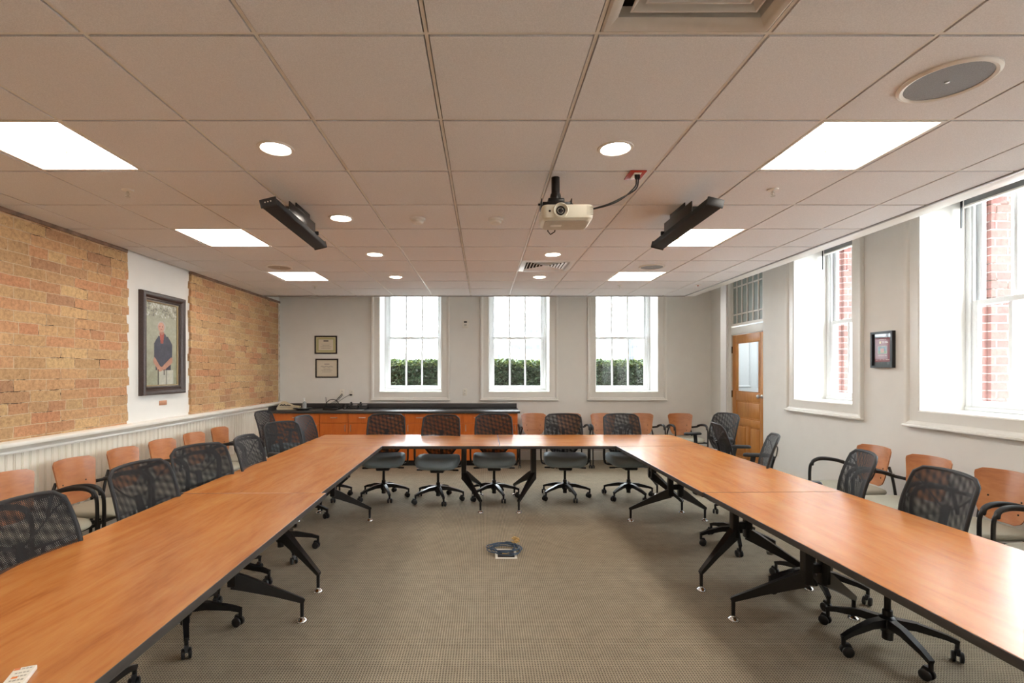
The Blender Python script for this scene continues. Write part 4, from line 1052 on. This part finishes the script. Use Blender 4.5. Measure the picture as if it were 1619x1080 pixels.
m = MB(); W_, H_ = yr-yl-.19, 1.10-.19; m.frame(-W_/2+.012, W_/2-.012, -H_/2+.012, H_/2-.012, [(0, .007), (0, .012), (.012, .02), (.014, .02), (.014, .0), (0, 0)]); m.build('gold_slip', M['frame_lip'], r)
o = MB().box(XL, XL+.004, 5.49, 5.62, 1.165, 1.215, .001).build('plaque', M['copper']); tag(o, 'small copper plaque on the white wall below the portrait', 'plaque')

# ------------------------------------------------------------------ card on the near left table
r = empty('card', (-1.205, 1.30, .7402), radians(24), 'small white printed card lying on the near left table', 'card')
o = MB().box(-.024, .024, -.05, .04, 0, .012, .002).build('card_body', M['outlet'], r)
def cardfn(s, t):
    if s < .3 and t > .86: return (214, 120, 60)
    if abs(s-.35) < .14 and abs(t-.42) < .05: return (232, 132, 60)
    if (int(t*14) % 3 == 0 and .2 < s < .9 and int(s*23) % 4): return (170, 164, 150)
    return (232, 226, 212)
o = picture('printed_face', .044, .086, 24, 44, cardfn, M['print'], r); o.rotation_euler = (-pi/2, 0, 0); o.location = (0, -.005, .0124)

# ------------------------------------------------------------------ floor box and blue cable
r = empty('floor_box', (.185, 4.22, 0), 0, 'white-rimmed floor outlet box set in the carpet under the blue cable', 'floor outlet')
m = MB(); m.frame(-.07, .07, -.09, .09, [(0, 0), (0, .006), (.018, .006), (.020, 0)]); bmesh.ops.transform(m.bm, matrix=Matrix(((1,0,0,0),(0,0,1,0),(0,-1,0,0),(0,0,0,1))), verts=m.bm.verts); m.build('rim', M['outlet'], r)
MB().box(-.07, .07, -.09, .09, .0002, .003).build('lid', M['slot'], r, smooth=False); MB().box(-.03, .03, -.01, .03, .003, .006, .001).build('latch', M['tan_cord'], r)
m = MB(); rnd = random.Random(2)
pts = []
for k in range(150):
    a = k/24*2*pi; R = .115+.018*sin(k*.37)+.006*sin(k*1.3)
    pts.append(Vector((.17+R*cos(a)*1.05+.012*sin(k*.11), 4.27+R*sin(a)*.95+.02*cos(k*.13), .012+.028*(k/150)+.012*abs(sin(a*.5+k*.05)))))
m.tube(pts, .0042, 6)
m.tube(smooth_path([(.24, 4.33, .05), (.30, 4.35, .03), (.33, 4.31, .015), (.30, 4.26, .02), (.24, 4.24, .035)], 6), .0042, 6)
c = m.build('cable_coil', M['blue_cable']); tag(c, 'coiled blue network cable lying on the carpet in the open middle', 'cable')
m = MB()
for k in range(7):
    p = [Vector((.275+rnd.uniform(-.035, .035), 4.36+rnd.uniform(-.03, .03), .045+rnd.uniform(0, .045))) for _ in range(4)]; m.tube(smooth_path(p, 4), .006, 6)
m.build('cord_knot', M['tan_cord'], c)

# ------------------------------------------------------------------ outdoors
struct(MB().box(-40, 60, YB+.66, 60, .30, .5).build('ground', M['ground'], smooth=False))
struct(MB().box(XR+.75, 60, -40, YB+.66, .30, .5).build('ground_side', M['ground'], smooth=False))
def leaves(name, n, boxf, size, seed):
    rnd = random.Random(seed); vs, fs, tint = [], [], []
    for k in range(n):
        p, tt = boxf(rnd); L = size*rnd.uniform(.7, 1.3); W = L*.42
        d_ = Vector((rnd.uniform(-1, 1), rnd.uniform(-1.1, .3), rnd.uniform(-.5, 1))).normalized(); s_ = d_.cross(Vector((rnd.uniform(-1,1), rnd.uniform(-1,1), rnd.uniform(-1,1)))).normalized(); nn = d_.cross(s_)
        b = len(vs)
        vs += [p, p+d_*L*.5+s_*W*.5+nn*L*.08, p+d_*L, p+d_*L*.5-s_*W*.5+nn*L*.08, p+d_*L*.5]
        fs += [(b, b+1, b+4), (b+1, b+2, b+4), (b+2, b+3, b+4), (b+3, b, b+4)]; tint += [tt]*12
    me = bpy.data.meshes.new(name); me.from_pydata(vs, [], fs); at = me.attributes.new('tint', 'FLOAT', 'CORNER')
    at.data.foreach_set('value', tint); me.materials.append(M['leaf'])
    o = bpy.data.objects.new(name, me); COL.objects.link(o); return o
def hb(rnd):
    x = rnd.uniform(-3.6, 5.2); top = 1.75+.03*noise.noise(Vector((x*1.5, 0, 0)))+.03*noise.noise(Vector((x*6, 0, 0)))
    z = .9+(top-.9)*rnd.random()**.8; y = 10.5+.05*noise.noise(Vector((x*2, z*3, 0)))+rnd.random()**2*.5
    if rnd.random() < .25: z = top-rnd.random()*.06; y = 10.5+rnd.random()*.6
    tt = min(1, max(0, .25+.3*rnd.random()+(.5*rnd.random() if z > top-.12 else 0)))  # leaves near the top tinted lighter, standing for light on the hedge
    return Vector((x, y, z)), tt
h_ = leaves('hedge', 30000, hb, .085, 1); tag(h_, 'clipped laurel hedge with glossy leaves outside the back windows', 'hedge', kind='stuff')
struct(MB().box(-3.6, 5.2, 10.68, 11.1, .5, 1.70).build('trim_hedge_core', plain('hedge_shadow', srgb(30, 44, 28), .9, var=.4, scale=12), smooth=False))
# pale buildings far behind
def building(name, x0, x1, y0, y1, h, lab, cols, rows, wz0, wstep, ww, wh, face='y'):
    r = empty(name, ((x0+x1)/2, (y0+y1)/2, .5), 0, lab, 'building'); cx, cy = (x0+x1)/2, (y0+y1)/2
    MB().box(x0-cx, x1-cx, y0-cy, y1-cy, 0, h).build('wall', M['pale_building'], r, smooth=False)
    for i in range(cols):
        for j in range(rows):
            u = (i+.5)/cols
            if face == 'y':
                x = (x0+(x1-x0)*u)-cx; MB().box(x-ww/2, x+ww/2, y0-cy-.05, y0-cy+.02, wz0+j*wstep, wz0+j*wstep+wh).build('window', M['building_window'], r, smooth=False)
            else:
                y = (y0+(y1-y0)*u)-cy; MB().box(x0-cx-.05, x0-cx+.02, y-ww/2, y+ww/2, wz0+j*wstep, wz0+j*wstep+wh).build('window', M['building_window'], r, smooth=False)
    return r
building('office_building', -1.0, 8.0, 46, 56, 16, 'pale office building seen faintly through the middle back window', 8, 10, 1.6, 1.45, .85, .4)
building('corner_building', 6.2, 16, 26, 36, 15, 'pale building with grey windows seen through the right back window', 4, 4, 1.4, 3.3, .8, 1.7)
building('low_building', -16, -5.5, 40, 50, 3.2, 'low pale building above the hedge in the left back window', 5, 1, 1.6, 2.8, .8, .8)
# fence beyond the hedge, right
def fence(x0, x1, y, z0, z1, lab):
    r = empty('metal_fence', (x0, y, .5), 0, lab, 'fence'); m = MB()
    for z in (z0+.10, z1-.22): m.box(0, x1-x0, -.02, .02, z-.5, z-.5+.05)
    m.build('rail', M['fence'], r, smooth=False); m = MB(); x = .1
    while x < x1-x0: m.box(x-.012, x+.012, -.012, .012, 0, z1-.5); x += .13
    o = m.build('pickets', M['fence'], r, smooth=False); m = MB(); m.box(-.05, .05, -.05, .05, 0, z1-.42); m.box(x1-x0-.05, x1-x0+.05, -.05, .05, 0, z1-.42); m.build('post', M['fence'], r, smooth=False)
fence(4.5, 7.2, 15.5, 1.4, 2.5, 'grey picket fence above the hedge in the rightmost back window')
fence(.6, 2.6, 20, .6, 2.15, 'low grey fence above the hedge in the middle back window')
for x in (3.35, 3.62): tag(MB().lathe([(.12, 0), (.12, .1), (.05, .9), (.03, 1.5), (.001, 1.52)], (x, 22, .5), 12).build('traffic_cone', M['orange']), 'orange cone above the hedge in the middle back window, %s of two' % ('left' if x < 3.5 else 'right'), 'traffic cone')
def tree(x, y, lab, seed, sc=1):
    rnd = random.Random(seed); r = empty('bare_tree', (x, y, .5), 0, lab, 'tree'); m = MB(); m.tube([(0,0,0), (.05,0,1.5*sc), (0,.05,2.6*sc)], [.16*sc, .12*sc, .08*sc], 8); m.build('trunk', M['bark'], r); m = MB()
    def br(p, d_, L, R, n):
        q = [p, p+d_*L*.5+Vector((rnd.uniform(-.1,.1),)*3)*L, p+d_*L]; m.tube(q, [R, R*.8, R*.55], 5)
        if n:
            for _ in range(3): br(p+(q[2]-p)*rnd.uniform(.5, 1), (d_+Vector((rnd.uniform(-.8,.8), rnd.uniform(-.8,.8), rnd.uniform(-.2,.6)))).normalized(), L*.68, R*.55, n-1)
    for _ in range(5): br(Vector((0,0,rnd.uniform(1.6, 2.6)*sc)), Vector((rnd.uniform(-.8,.8), rnd.uniform(-.8,.8), 1)).normalized(), 1.6*sc, .06*sc, 3)
    m.build('branches', M['bark'], r, smooth=False)
tree(-1.6, 24, 'bare tree seen faintly above the hedge in the left back window', 3)
tree(13, 12, 'bare tree seen through the near right-hand window', 8, 1.3)
building('street_building', 40, 48, 10, 50, 12, 'pale building across the street beyond the right-hand windows', 8, 3, 2.0, 3.2, 1.5, 1.4, face='x')
